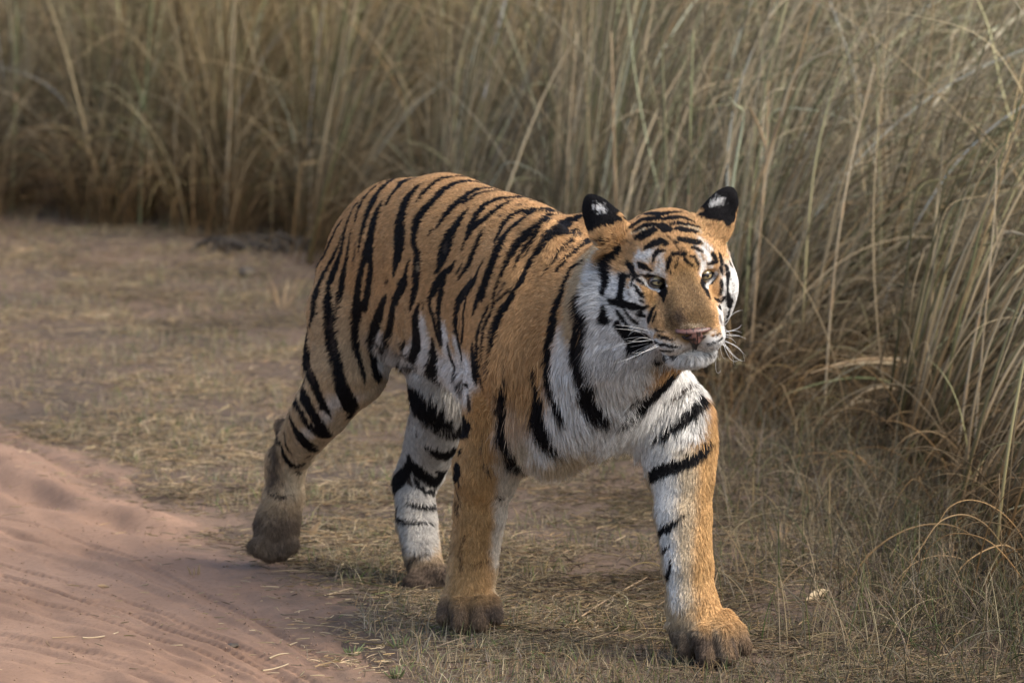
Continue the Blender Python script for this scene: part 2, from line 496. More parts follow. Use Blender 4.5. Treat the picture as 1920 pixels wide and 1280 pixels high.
def blades(n_, dmin, dmax, hmin, hmax, r_, lean_mu, lean_sd, droop, wts, clump=.5, K_=9, power=1.0, wild=.5):
    x, y, dep = front_points(n_, dmin, dmax, power)
    # gather into tussocks
    cell = .44
    kx, ky = np.floor(x / cell), np.floor(y / cell)
    h1 = np.sin(kx * 12.9898 + ky * 78.233) * 43758.5453; h2 = np.sin(kx * 39.346 + ky * 11.135) * 24634.6345
    cxx, cyy = (kx + .2 + .6 * (h1 - np.floor(h1))) * cell, (ky + .2 + .6 * (h2 - np.floor(h2))) * cell
    x0 = x + (cxx - x) * clump; y0 = y + (cyy - y) * clump
    kp = ~hollow(x0, y0); x, y, x0, y0, cxx, cyy, kx, ky = [a[kp] for a in (x, y, x0, y0, cxx, cyy, kx, ky)]; n_ = len(x)
    z = height(x0, y0); right = sstep(-.3, 1.0, x0)
    L_ = rng.uniform(hmin, hmax, n_) * (.85 + .3 * gnoise(x0, y0, .5, 1))
    # outward splay from the tussock centre plus wind towards +x
    ox, oy = (x - cxx) / cell, (y - cyy) / cell
    swirl = (gnoise(x0, y0, .8, 4) - .5)
    lx = lean_mu * (.75 + 1.1 * right) + ox * wild + rng.normal(0, 1, n_) * lean_sd * (1 + .5 * right) + .6 * swirl
    ly = oy * wild * .8 + rng.normal(0, lean_sd, n_) - .12
    dr = droop * rng.uniform(.2, 1.5, n_)
    ts_ = np.linspace(0, 1, K_)
    d0 = np.stack([lx * .35, ly * .35, np.ones(n_)], 1); d0 /= np.linalg.norm(d0, axis=1)[:, None]
    pts = np.zeros((n_, K_, 3)); pts[:, 0] = np.stack([x0 + rng.normal(0, .03, n_), y0 + rng.normal(0, .03, n_), z - .01], 1)
    hdx, hdy = lx, ly; hn = np.hypot(hdx, hdy) + 1e-6
    kink = np.where(rng.random(n_) < .18 + .15 * right, rng.uniform(.25, 1.2, n_), 0); tk = rng.uniform(.45, .88, n_); kside = rng.normal(0, .8, n_)
    wavea = rng.normal(0, .09, n_); wavep = rng.uniform(0, 6, n_)
    for k in range(1, K_):
        t = ts_[k]
        ang = np.clip(hn * (.35 + .9 * t) + dr * (.7 + .8 * right) * t ** 2.2 * 1.5, 0, 2.4)
        wob_ = wavea * np.sin(wavep + t * 5)
        on_ = t > tk; ang = ang + kink * on_
        hdx = np.where(on_, lx + kside * hn * .6 * (kink > 0), lx); hdy = np.where(on_, ly + kside * .3 * (kink > 0), ly)
        dd = np.stack([hdx / hn * np.sin(ang) + wob_, hdy / hn * np.sin(ang) - wob_, np.cos(ang)], 1)
        dd /= np.linalg.norm(dd, axis=1)[:, None]
        pts[:, k] = pts[:, k - 1] + dd * (L_ / (K_ - 1))[:, None]
    gzz = z[:, None] + .004
    pts[:, 1:, 2] = np.maximum(pts[:, 1:, 2], gzz)
    prof = np.interp(ts_, [0, .3, .7, 1], [1, .95, .6, .12])
    rad = (r_ * rng.uniform(.5, 1.4, n_) * (1 - .05 * right))[:, None] * prof[None]
    c_ = gpick(n_, wts)
    tone = gnoise(kx * .37, ky * .53, .9, 2)[:, None]; hue = (gnoise(x0, y0, 1.1, 5)[:, None] - .5)
    c_ = c_ * (.72 + .56 * tone) * (1 + hue * np.array([.10, .0, -.25]))
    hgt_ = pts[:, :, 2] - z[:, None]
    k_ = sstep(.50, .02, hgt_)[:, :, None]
    sheath_shade = c_[:, None, :] * np.array([.50, .40, .32])  # brown dry sheaths, coloured darker still for the shaded gaps at the foot
    return pts, rad, c_[:, None, :] * (1 - k_) + sheath_shade * k_
W_MID = (5, 5, 4, 3, 2, 2.2, 1.2, 2.5, 4)
W_BASE = (2, 3, 3, 1.5, 5, .6, .5, 4, 2)
W_GREEN = (2, 2, 1, 3, 0, 4, 3, 1, 1)
parts = [
    blades(34000, 0.0, 2.0, .65, 1.30, .0015, .42, .20, .75, W_MID, clump=.72),
    blades(22000, 0.0, 3.0, 1.1, 1.85, .0019, .34, .18, .45, W_MID, clump=.65),
    blades(6500, 0.0, 2.2, .9, 1.6, .0036, .18, .10, .10, W_GREEN, clump=.80, wild=.25),
    blades(15000, -.12, 1.0, .18, .60, .0016, .25, .55, 1.1, W_BASE, clump=.45, wild=.9),
    blades(9000, -.25, .5, .30, .85, .0015, .55, .30, 1.3, W_MID, clump=.35, wild=.7),
    blades(16000, 2.8, 8.0, 1.2, 1.9, .0040, .35, .2, .4, W_MID),
]
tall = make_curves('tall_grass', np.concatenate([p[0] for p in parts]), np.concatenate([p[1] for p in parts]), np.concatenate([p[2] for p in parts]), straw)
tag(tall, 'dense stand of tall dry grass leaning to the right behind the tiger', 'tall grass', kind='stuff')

# ---------------------------------------------------------------- the tiger: skeleton and masses
hd = np.array([0.45, -0.893, 0.0]); hd /= np.linalg.norm(hd)      # heading
lt = np.array([-hd[1], hd[0], 0.0])                                 # its left
zz = np.array([0, 0, 1.0])
TB = np.array([hd, lt, zz])
SC = np.array([0.11, -0.01, 0.0])                                   # between the shoulders, on the ground
def T(f, l, z): return SC + f * hd + l * lt + z * zz

S = Sculpt()
# torso
S.ell(T(-.06, 0, .66), (.31, .160, .235), TB, .03)
S.ell(T(-.33, 0, .715), (.32, .150, .200), TB, .08)
S.ell(T(-.56, 0, .755), (.27, .140, .203), TB, .08)
S.ell(T(-.80, 0, .745), (.20, .130, .180), TB, .08)
S.ell(T(-.27, 0, .80), (.26, .10, .125), TB, .07)
S.ell(T(.02, -.07, .80), (.14, .06, .12), TB, .05)
S.ell(T(.02, .07, .80), (.14, .06, .12), TB, .05)
# right hind leg (lifted, hanging behind)
S.chain([(at(712, 490, .82), .115), (at(668, 590, .78), .108), (at(658, 690, .76), .080)], .06)
S.cone(at(655, 520, .92), at(608, 690, .90), .075, .050, .06)
S.chain([(at(652, 695, .76), .078), (at(604, 765, .84), .062), (at(556, 838, .99), .042), (at(538, 870, 1.03), .040)], .03)
S.cone(at(556, 845, 1.0), at(534, 798, 1.06), .032, .020, .02)
S.chain([(at(536, 865, 1.03), .040), (at(533, 930, 1.03), .043), (at(520, 985, 1.0), .050)], .02)
for du, dv, r in ((-32, 0, .019), (-11, 10, .021), (12, 8, .020), (30, -4, .018)):
    S.cone(at(522, 990, 1.0), at(515 + du, 1024 + dv, .97), .030, r, .016)
# left hind leg
S.chain([(at(790, 500, .90), .125), (at(835, 640, .74), .108), (at(838, 710, .69), .080)], .06)
S.chain([(at(838, 710, .69), .080), (at(822, 800, .75), .062), (at(792, 880, .84), .048), (at(775, 910, .86), .038)], .03)
S.cone(at(790, 890, .85), at(757, 905, .90), .035, .018, .02)
S.chain([(at(777, 905, .85), .043), (at(782, 980, .79), .042), (at(794, 1050, .72), .038)], .02)
for du, dv, r in ((-22, 0, .019), (-2, 6, .020), (18, 2, .019), (34, -12, .017)):
    S.cone(at(800, 1062, .71), at(798 + du, 1092 + dv, .66), .028, r, .012)
# right foreleg
S.ell(T(-.02, -.125, .66), (.13, .065, .20), TB, .05)
S.chain([(T(.02, -.12, .62), .085), (at(944, 770, .04), .078), (at(916, 870, .08), .060)], .05)
S.chain([(at(912, 870, .08), .060), (at(901, 960, .11), .052), (at(888, 1060, .14), .048), (at(881, 1110, .13), .050)], .03)
for du, kv, tv, y_, r in ((-42, 1140, 1164, .095, .0175), (-16, 1140, 1174, .060, .0200), (17, 1138, 1174, .060, .0200), (44, 1136, 1162, .080, .0175)):
    S.chain([(at(880 + du * .6, 1112, .125), .022), (at(880 + du * .95, kv, y_ + .01), r + .002), (at(880 + du * 1.12, tv - 6, y_ - .018), r - .002)], .005)
# left foreleg
S.ell(T(.04, .112, .64), (.13, .062, .19), TB, .05)
S.chain([(T(.10, .095, .62), .086), (at(1260, 770, -.10), .068), (at(1276, 860, -.14), .064)], .05)
S.chain([(at(1276, 860, -.14), .062), (at(1281, 960, -.18), .056), (at(1290, 1060, -.21), .049), (at(1300, 1140, -.23), .044)], .03)
S.chain([(at(1300, 1140, -.23), .046), (at(1322, 1190, -.25), .052)], .03)
for ku, kv, tu, tv, y_, r in ((1292, 1190, 1286, 1228, -.285, .0190), (1322, 1194, 1326, 1240, -.330, .0225), (1356, 1192, 1366, 1236, -.335, .0225), (1380, 1186, 1394, 1218, -.300, .0190)):
    S.chain([(at(ku * .6 + 1316 * .4, 1166, -.25), .028), (at(ku, kv + 4, y_ + .02), r + .003), (at(tu, tv - 6, y_ - .006), r - .002)], .005)
S.cone(at(1268, 1172, -.24), at(1274, 1200, -.25), .020, .016, .010)
for (p_, q_, ra_, rb_) in ((at(932, 790, .02), at(906, 890, .06), .046, .036), (at(948, 830, .06), at(930, 900, .09), .040, .026), (at(1284, 790, -.14), at(1294, 900, -.18), .042, .030), (at(1240, 800, -.13), at(1250, 880, -.15), .042, .030)):
    S.cone(p_, q_, ra_, rb_, .045)
# brisket with hanging chest fur, neck
S.cone(T(.10, .0, .62), T(.04, -.05, .462), .13, .062, .06)
S.cone(T(.10, 0, .68), T(.34, 0, .76), .165, .125, .06)
S.cone(T(.12, 0, .58), T(.30, 0, .68), .12, .10, .06)

# ---- head
HY, HP, HR = math.radians(13), math.radians(8), math.radians(5.5)
hf = np.array([math.sin(HY) * math.cos(HP), -math.cos(HY) * math.cos(HP), -math.sin(HP)])
hs = nrm(np.cross(zz, hf)) ; hs = hs if hs[0] > 0 else -hs
hu = nrm(np.cross(hf, hs)); hu = hu if hu[2] > 0 else -hu
hs, hu = hs * math.cos(HR) + hu * math.sin(HR), hu * math.cos(HR) - hs * math.sin(HR)
HB = np.array([hf, hs, hu])
HO = at(1279, 523, -.45)
def H(f, s, u): return HO + f * hf + s * hs + u * hu
S.ell(H(-.10, 0, .030), (.120, .098, .086), HB, .03)
S.ell(H(-.045, 0, .020), (.055, .075, .055), HB, .03)
S.ell(H(-.052, .080, -.072), (.045, .032, .052), HB, .03)
S.cone(H(-.12, 0, -.03), H(-.22, -.02, -.05), .11, .12, .05)
for sg in (-1, 1):
    S.ell(H(-.060, sg * .078, -.030), (.070, .048, .055), HB, .03)
    S.ell(H(-.105, sg * .096 if sg < 0 else .072, -.062 if sg > 0 else -.055), (.055, .045 if sg < 0 else .034, .090), HB, .03)
    S.ell(H(-.030, sg * .046, .030), (.034, .036, .022), HB, .015)
    S.ell(H(.016, .044, -.085) if sg > 0 else H(.014, -.050, -.085), (.058, .032, .040), HB, .02)
    S.ell(H(.062, .032, -.106) if sg > 0 else H(.056, -.038, -.106), (.042, .036 if sg > 0 else .042, .030), HB, .008)
S.chain([(H(-.03, -.016, .012), .031), (H(.066, -.022, -.058), .028)], .02)
S.chain([(H(-.03, .016, .012), .031), (H(.066, .022, -.058), .028)], .02)
S.cone(H(.01, 0, -.070), H(.064, 0, -.080), .052, .040, .02)
S.ell(H(.038, -.002, -.148), (.040, .050, .024), HB, .014)
S.cone(H(-.02, 0, -.115), H(-.13, 0, -.12), .052, .085, .03)
for sg in (-1, 1):
    S.ell(H(.004, -.054 if sg < 0 else .050, -.002), (.020, .022, .014), HB, .012, -1)
S.ell(H(.112, 0, -.105), (.026, .003, .03), HB, .006, -1)
S.ell(H(.088, 0, -.136), (.03, .05, .002), HB, .004, -1)
# ears, turned so that their black backs face forward
def img(du, dv, q=0.0):    # direction in the head's face plane, from photo offsets
    return nrm(du * hs - dv * hu + q * hf)
EARS = []
for (cu, cv, ax, wid, ln) in ((1127, 409, (-46, -70), .037, .054), (1349, 399, (42, -80), .038, .058)):
    c = at(cu, cv, HO[1] + .085)
    a = nrm(ax[0] * np.array([1, 0, 0]) - ax[1] * np.array([0, 0, 1]) + 14 * np.array([0, 1, 0]))
    n_ = nrm(np.cross(a, np.array([0.94, .34 * (1 if cu > 1200 else -1), 0])))
    if n_[1] > 0: n_ = -n_
    b = nrm(np.cross(n_, a))
    S.ell(c - a * .004, (ln * .82, wid * .94, .016), (a, b, n_), .010)
    S.ell(c + a * .018, (ln * .66, wid * .62, .013), (a, b, n_), .014)
    S.ell(c - a * .036, (.038, wid * 1.05, .034), (a, b, n_), .025)
    EARS.append((c, a, b, n_))
for (c, a, b, n_) in EARS:
    S.ell(c - n_ * .016 + a * .004, (.046, .030, .016), (a, b, n_), .006, -1)

V1, F1 = S.mesh(.0065)
hlo, hhi = HO - np.array([.20, .155, .20]), HO + np.array([.17, .20, .21])
V2, F2 = S.mesh(.0030, hlo, hhi)
c1 = V1[F1].mean(1)
F1 = F1[~((c1 > hlo + .009) & (c1 < hhi - .009)).all(1)]
BV = np.concatenate([V1, V2]); BF = np.concatenate([F1, F2 + len(V1)])
used = np.unique(BF); remap = np.full(len(BV), -1); remap[used] = np.arange(len(used))
BV = BV[used]; BF = remap[BF]

# ---------------------------------------------------------------- coat markings
BVH = BVHTree.FromPolygons([tuple(v) for v in BV], [tuple(int(i) for i in f) for f in BF])
def headloc(P):
    q = P - HO
    return np.stack([q @ hf, q @ hs, q @ hu], -1)
def cast(u, v, skiphead):
    d = ray(u, v); d = d / np.linalg.norm(d); o = CAM_POS.copy()
    for _ in range(6):
        loc, n, i, dist = BVH.ray_cast(Vector(o), Vector(d), 40)
        if loc is None: return None
        p = np.array(loc)
        if skiphead:
            q = headloc(p)
            if q[0] > -.15 and abs(q[1]) < .17 and q[2] > -.165: o = p + d * .004; continue
        return p
    return None
FRAMES = {'A': (560, 310, 5.333), 'B': (760, 310, 5.333), 'C': (940, 360, 5.333), 'D': (560, 520, 5.333),
          'E': (760, 520, 5.333), 'F': (940, 560, 5.333), 'G': (460, 740, 5.333), 'Q': (700, 720, 4.923),
          'I': (1160, 700, 5.333), 'J': (960, 700, 5.333), 'R': (860, 640, 2.0), 'T': (440, 640, 2.287), 'U': (0, 0, 1.0),
          'K': (1080, 340, 8.0), 'L': (1240, 340, 8.0), 'M': (1100, 460, 8.0), 'N': (1240, 460, 8.0),
          'O': (1120, 580, 8.0), 'P': (1240, 580, 8.0), 'V': (0, 0, 1.0)}
HEADF = 'KLMNOPV'
BLACK = (.009, .008, .009); WHITE = (.72, .70, .665); ORANGE = (.51, .300, .138); TAN = (.49, .365, .225)
DEEP = (.46, .278, .120); CREAM = (.55, .44, .30); BROWN = (.10, .055, .028); BRIDGE = (.205, .128, .062)
GREY = (.20, .18, .165); MUD = (.095, .068, .050); DARK = (.055, .040, .032)
STROKES = []
def st(fr, colr, soft, *pls):
    ox, oy, sc_ = FRAMES[fr]
    for pl in pls:
        q = [(ox + x / sc_, oy + y / sc_, w / sc_) for x, y, w in pl]
        dense = []
        for (x0, y0, w0), (x1, y1, w1) in zip(q[:-1], q[1:]):
            n = max(1, int(math.hypot(x1 - x0, y1 - y0) / 7))
            for i in range(n):
                t = i / n; dense.append((x0 + (x1 - x0) * t, y0 + (y1 - y0) * t, w0 + (w1 - w0) * t))
        dense.append(q[-1])
        pts = [cast(x, y, fr not in HEADF) for x, y, w in dense]
        good = [i for i, p in enumerate(pts) if p is not None]
        if not good: continue
        P3 = []
        Q2 = np.array(dense)[:, :2]; tg = np.gradient(Q2, axis=0) if len(Q2) > 1 else np.array([[1., 0.]])
        for i, p in enumerate(pts):
            x, y, w = dense[i]
            if p is None:
                j = min(good, key=lambda g: abs(g - i))
                r_ = ray(x, y); p = CAM_POS + r_ * ((pts[j][1] - CAM_POS[1]) / r_[1])
                loc = BVH.find_nearest(Vector(p))[0]; p = np.array(loc)
            hw = w * (p[1] + 12.0) / FPX * .5
            if w > 1.5:
                nx_, ny_ = -tg[i][1], tg[i][0]; nn = math.hypot(nx_, ny_) + 1e-9
                ha = cast(x + nx_ / nn * w * .5, y + ny_ / nn * w * .5, fr not in HEADF)
                hb = cast(x - nx_ / nn * w * .5, y - ny_ / nn * w * .5, fr not in HEADF)
                es = [np.linalg.norm(h_ - p) for h_ in (ha, hb) if h_ is not None]
                if es: hw = min(max(hw, sum(es) / len(es) * .92), hw * 1.9)
            P3.append((*p, hw * (1.0 if colr != BLACK else 1.18 if fr in 'KLMNOP' else 1.5 if fr == 'Q' else 1.22 if fr in 'FJI' else 1.1 if fr in 'ADG' else 1.0)))
        P3 = np.array(P3)
        if len(P3) > 4: P3[1:-1, 3] = (P3[:-2, 3] + 2 * P3[1:-1, 3] + P3[2:, 3]) / 4
        STROKES.append((P3, np.array(colr), soft, fr in HEADF))
def b(fr, *pls): st(fr, BLACK, .0012, *pls)

# broad light areas first
st('U', WHITE, .02, [(775,700,50),(830,690,50),(880,712,50)], [(1062,640,40),(1066,700,70),(1075,770,95),(1085,820,100)],
   [(1020,850,60),(1060,850,80)], [(1000,820,60),(1050,790,80)], [(1160,620,90),(1160,700,110),(1150,760,120)], [(1210,760,120),(1260,700,90),(1290,690,50)], [(1215,820,110),(1270,790,80)])
st('U', WHITE, .012, [(1258,850,80),(1248,920,70),(1250,980,56),(1263,1050,40),(1274,1120,30)])
st('U', CREAM, .022, [(1290,850,40),(1290,920,36),(1285,980,36),(1286,1050,30),(1288,1120,26)])
st('U', (.60,.52,.42), .010, [(968,830,80),(960,900,60),(948,960,46),(934,1030,32)])
st('U', (.47,.44,.40), .012, [(790,690,90),(830,730,130),(815,800,130),(800,880,110),(785,960,90),(790,1020,50)])  # far hind leg: white fur greyed, shade and staining both in the colour
st('U', MUD, .018, [(770,1085,40),(800,1080,60),(830,1085,40)])
st('U', CREAM, .012, [(705,740,40),(650,790,50),(600,840,50),(565,880,45)], [(560,890,30),(545,920,30)])
st('U', WHITE, .012, [(795,600,14),(798,640,30),(790,680,40)], [(835,615,16),(842,660,26)], [(858,640,16),(875,690,24),(890,730,20)], [(722,620,16),(712,680,26)], [(740,650,30),(745,690,30)],)
st('U', CREAM, .02, [(1040,860,60),(1085,830,60)], [(985,800,40),(960,830,30)])
st('U', TAN, .015, [(1105,480,30),(1085,560,50),(1075,620,40)])
st('U', DEEP, .015, [(905,760,40),(905,860,50),(895,960,60),(880,1060,60),(880,1120,70)], [(1328,800,26),(1330,900,30),(1325,1000,36),(1318,1080,40)])
st('U', ORANGE, .012, [(1318,700,24),(1322,760,20)])
st('U', DARK, .003, [(851,1140,3),(850,1172,5)], [(880,1140,3),(880,1178,6)], [(911,1140,3),(915,1172,5)], [(1340,1196,3),(1347,1242,6)], [(1372,1192,3),(1382,1232,5)], [(1306,1200,3),(1304,1238,5)])  # toe grooves drawn dark, crease shade put into the fur colour
st('U', WHITE, .012, [(1262,700,60),(1290,715,50),(1288,760,60),(1290,800,50)])
# back, rump, flank
b('A', [(1050,90,15),(950,115,25),(850,165,30),(770,235,35),(700,300,40),(640,390,35),(605,480,28),(590,560,15)],
 [(1110,100,12),(1000,130,30),(900,190,45),(810,280,60),(760,370,65),(710,480,60),(680,580,50),(645,690,45),(630,780,30),(622,870,12)],
 [(1280,90,50),(1170,110,55),(1080,160,55),(1010,230,50),(950,300,45),(905,380,30)],
 [(1250,195,20),(1190,240,60),(1110,330,85),(1060,450,85),(1040,560,90),(1030,680,110),(1030,780,120),(1020,870,110),(995,960,70),(970,1080,30)],
 [(860,360,15),(820,430,50),(780,530,70),(755,640,80),(735,750,95),(710,850,120),(670,930,50),(645,1040,60),(620,1150,60),(600,1280,60)],
 [(735,860,80),(745,930,55),(740,1040,70),(725,1150,65),(700,1280,60)],
 [(600,380,25),(560,440,30),(520,530,40),(490,620,45),(465,740,45),(440,860,50),(400,980,55),(360,1080,60),(330,1180,60),(320,1280,55)],
 [(545,640,12),(530,740,25),(510,850,40),(490,970,45),(465,1080,55),(450,1180,55),(440,1280,55)],
 [(455,680,15),(420,790,25),(370,890,35),(310,1010,35),(260,1100,50),(220,1190,60),(200,1280,60)],
 [(460,530,20),(400,620,40),(340,740,45),(280,870,45),(220,970,45),(160,1070,50),(125,1150,30)],
 [(330,730,12),(250,840,20),(200,920,25),(165,1010,30)],
 [(1130,920,15),(1105,1020,35),(1070,1130,55),(1020,1240,60)])
st('A', DARK, .002, [(600,740,8),(580,860,20),(560,1020,12)])
st('A', BROWN, .004, [(910,1120,24),(880,1180,20)])
b('B', [(0,160,60),(80,115,55),(180,90,50),(300,75,45),(400,80,20)], [(440,80,20),(520,85,45),(590,115,40),(640,135,15)],
 [(600,120,10),(500,130,30),(400,140,40),(330,175,45),(260,230,50),(200,290,45),(155,350,25)],
 [(840,180,15),(700,175,40),(580,175,50),(480,210,60),(390,270,70),(300,360,80),(210,450,85),(150,540,90),(125,640,70),(110,730,50),(125,810,55),(145,900,70),(140,1000,90),(130,1100,85),(125,1200,75),(110,1290,50)],
 [(1200,310,25),(1100,275,35),(1000,245,40),(900,245,40),(760,245,35),(690,270,50),(600,340,70),(520,400,70),(440,480,60),(390,550,45),(345,615,25)],
 [(980,265,15),(850,270,30),(740,300,45),(640,360,60)], [(300,630,15),(270,670,25)],
 [(670,430,15),(600,500,45),(540,590,70),(470,700,110),(430,810,140),(410,890,120),(375,970,70),(335,1050,40)],
 [(1280,330,20),(1150,335,40),(1050,340,55),(930,350,60),(840,390,60),(770,460,60),(720,540,60),(690,600,75),(660,680,60),(620,760,40),(590,850,12)],
 [(1080,370,30),(990,410,50),(900,480,50),(820,540,55),(740,590,60),(690,640,60)],
 [(820,620,10),(780,700,35),(730,800,45),(700,880,55),(660,980,55),(610,1060,45),(560,1115,25)],
 [(600,970,15),(560,1040,25),(525,1080,10)],
 [(1280,465,40),(1180,470,35),(1090,510,45),(1020,580,45),(970,660,45),(940,750,30),(920,800,15)],
 [(1280,490,30),(1180,560,45),(1090,620,50),(1020,700,60),(970,800,80),(920,900,85),(880,1000,90),(850,1100,90),(810,1200,85),(790,1290,70)],
 [(1280,660,60),(1210,720,65),(1140,810,60),(1080,910,50),(1020,1020,40),(970,1110,30),(940,1200,25),(915,1280,20)],
 [(1270,740,30),(1200,830,40),(1150,920,35),(1110,1030,15)], [(1280,960,50),(1210,1070,50),(1160,1160,45),(1110,1270,25)],
 [(530,920,15),(500,1000,45),(430,1060,60),(370,1120,70),(320,1200,75),(285,1280,60)], [(420,1110,40),(410,1150,50),(390,1220,50),(385,1290,50)],
 [(810,930,12),(760,1020,35),(720,1130,60),(660,1200,75),(600,1280,80)])
st('B', TAN, .002, [(150,960,8),(150,1030,20),(142,1110,12)])
st('B', DARK, .003, [(1150,412,14),(1210,408,14)], [(1100,455,12),(1120,452,10)], [(985,515,20),(995,510,15)], [(430,780,30),(430,850,35)])
b('C', [(0,10,15),(100,15,20),(220,30,25)], [(250,45,30),(340,70,60),(430,105,40)],
 [(660,190,15),(560,190,30),(460,185,35),(350,195,40),(230,210,40),(130,240,45),(60,310,45),(10,390,40)],
 [(330,215,30),(230,270,45),(150,330,50),(70,410,50),(30,500,50)], [(560,205,20),(440,208,12),(350,228,15)],
 [(560,205,25),(500,240,40),(430,310,45),(380,400,45),(330,480,40),(290,560,25),(250,640,15)],
 [(430,305,30),(330,360,45),(240,430,55),(170,530,60),(110,630,55),(60,740,40),(0,860,25)],
 [(280,520,25),(220,600,40),(180,690,30),(150,760,10)],
 [(770,270,110),(690,310,100),(600,360,90),(510,400,80),(440,470,70),(400,560,60),(340,640,60),(280,740,60),(220,830,55),(170,940,35),(120,1030,55),(60,1130,70),(10,1230,70)],
 [(800,380,20),(720,420,35),(640,490,35),(570,580,35),(530,660,30),(490,740,20),(450,810,12)],
 [(880,500,60),(790,550,60),(710,620,60),(650,700,50),(590,790,20)],
 [(990,600,60),(960,640,70),(880,690,50),(790,710,35),(730,750,40),(690,830,40),(660,910,45),(630,990,50),(600,1080,55),(560,1180,60),(545,1280,60)],
 [(970,900,20),(920,970,50),(880,1070,60),(830,1160,70),(800,1280,80)], [(895,1080,30),(905,1200,50),(920,1280,50)])
st('C', DARK, .002, [(690,520,18),(640,570,14),(610,600,8)], [(800,430,36),(760,460,18)])
b('D', [(200,130,66),(180,230,60),(170,330,50),(150,400,30),(120,470,20)],
 [(335,20,55),(320,120,65),(320,220,85),(325,330,100),(330,430,110),(330,540,115),(345,640,110),(370,740,110),(400,830,115),(420,930,120),(430,1030,130),(450,1130,150),(500,1220,150),(540,1290,140)],
 [(450,40,50),(430,140,50),(420,230,40),(405,330,25),(400,400,12)],
 [(620,20,55),(600,130,60),(600,230,70),(600,310,90),(585,420,90),(580,520,80),(580,620,75),(590,720,60),(610,800,50),(635,890,45),(655,970,40),(660,1030,15)],
 [(725,20,60),(700,120,50),(690,220,50),(650,290,60)],
 [(900,160,15),(860,230,45),(830,330,60),(800,430,65),(780,530,70),(765,650,75),(750,760,75),(745,860,70),(760,930,80),(800,980,70)],
 [(1090,20,60),(1030,130,60),(970,230,60),(945,340,55),(930,450,50),(920,560,50),(910,670,45),(905,770,45),(915,840,50)],
 [(1080,600,15),(1075,680,30),(1090,770,60),(1110,810,60)], [(1200,0,75),(1175,130,60),(1150,230,45),(1125,310,15)],
 [(85,270,25),(85,350,50),(75,450,60),(80,550,50),(85,650,60),(90,760,75),(110,850,80),(130,950,90),(170,1040,90),(200,1140,80),(240,1230,70),(260,1290,70)],
 [(10,760,15),(10,900,25),(20,1000,35),(50,1100,55),(90,1200,80)], [(50,380,15),(45,480,20),(40,560,15)])
st('D', DARK, .003, [(345,380,25),(350,520,32),(365,640,30),(390,760,26)], [(110,820,20),(130,900,30),(160,1000,26)])
b('E', [(160,250,15),(130,340,50),(115,440,80),(125,540,90),(135,640,90),(130,740,80),(90,790,60)], [(200,230,15),(200,290,15)],
 [(340,50,60),(290,130,60),(260,220,60),(275,320,50),(300,400,50),(320,500,50),(340,580,60),(360,660,40)],
 [(410,0,60),(380,120,70),(355,240,70),(345,350,60),(355,450,70),(365,550,70),(370,640,40)],
 [(290,620,40),(300,700,70),(320,780,100),(350,860,110),(360,910,80)],
 [(440,640,15),(450,720,50),(470,800,50),(510,870,45),(550,940,35),(600,1020,30),(650,1080,20)],
 [(720,10,60),(650,80,80),(600,150,90),(550,240,80),(530,340,70),(520,440,70),(530,540,70),(550,640,80),(570,720,60),(575,810,25)],
 [(640,130,50),(620,230,50),(600,340,50),(600,450,50),(590,560,50),(575,640,50)],
 [(840,0,80),(800,80,70),(760,180,65),(720,280,50),(700,340,20)],
 [(690,630,20),(690,720,70),(700,820,85),(710,920,85),(715,1010,60),(725,1060,20)],
 [(860,260,15),(820,350,40),(780,440,40),(750,540,40),(740,640,35),(740,750,30),(745,860,25),(760,960,30),(780,1060,35),(790,1110,15)],
 [(910,260,20),(860,370,25),(825,470,35),(800,580,35),(790,700,30),(785,800,25),(795,900,20),(795,1020,15)],
 [(1190,10,45),(1130,110,40),(1070,200,60),(1010,290,80),(960,380,90),(930,470,80),(915,580,50),(895,680,35),(870,800,20)],
 [(900,440,20),(880,520,30),(865,620,20)], [(960,20,25),(930,110,30),(910,200,25),(910,260,20)], [(1110,70,20),(1020,150,20),(960,200,20),(910,250,20)],
 [(1005,880,15),(990,960,30),(990,1060,30),(990,1200,35),(990,1280,40)])
st('E', DARK, .002, [(1020,40,15),(980,120,15),(950,190,12)], [(920,1060,15),(930,1150,20),(950,1250,20)], [(850,800,20),(850,900,20),(855,1000,15)], [(565,250,14),(560,420,16),(550,560,14)], [(630,1120,0),(650,1200,60),(645,1280,50)])
b('F', [(590,20,55),(550,120,60),(530,260,70),(500,380,70),(490,520,65),(480,680,55),(480,780,50),(510,870,50),(550,970,50),(600,1060,40)],
 [(850,60,60),(810,190,90),(790,320,100),(760,430,90),(750,530,80),(790,620,130),(840,720,140),(840,830,140),(840,920,140),(880,1000,120),(950,1050,90),(1020,1080,50)],
 [(900,60,40),(910,180,60),(900,300,60),(880,420,70),(900,520,90),(880,620,100)],
 [(360,650,25),(370,780,45),(380,900,60),(400,1010,80)],
 [(50,600,12),(35,720,25),(30,850,30),(20,980,40),(15,1100,50),(30,1200,60),(40,1270,50)])
st('F', DARK, .004, [(820,400,20),(820,520,50),(850,600,40)])
b('J', [(255,0,30),(265,120,50),(280,250,70),(300,350,110),(320,430,120),(350,530,100),(390,610,60)],
 [(0,700,60),(40,770,90),(90,820,70),(110,880,25)], [(830,290,100),(920,330,60)])
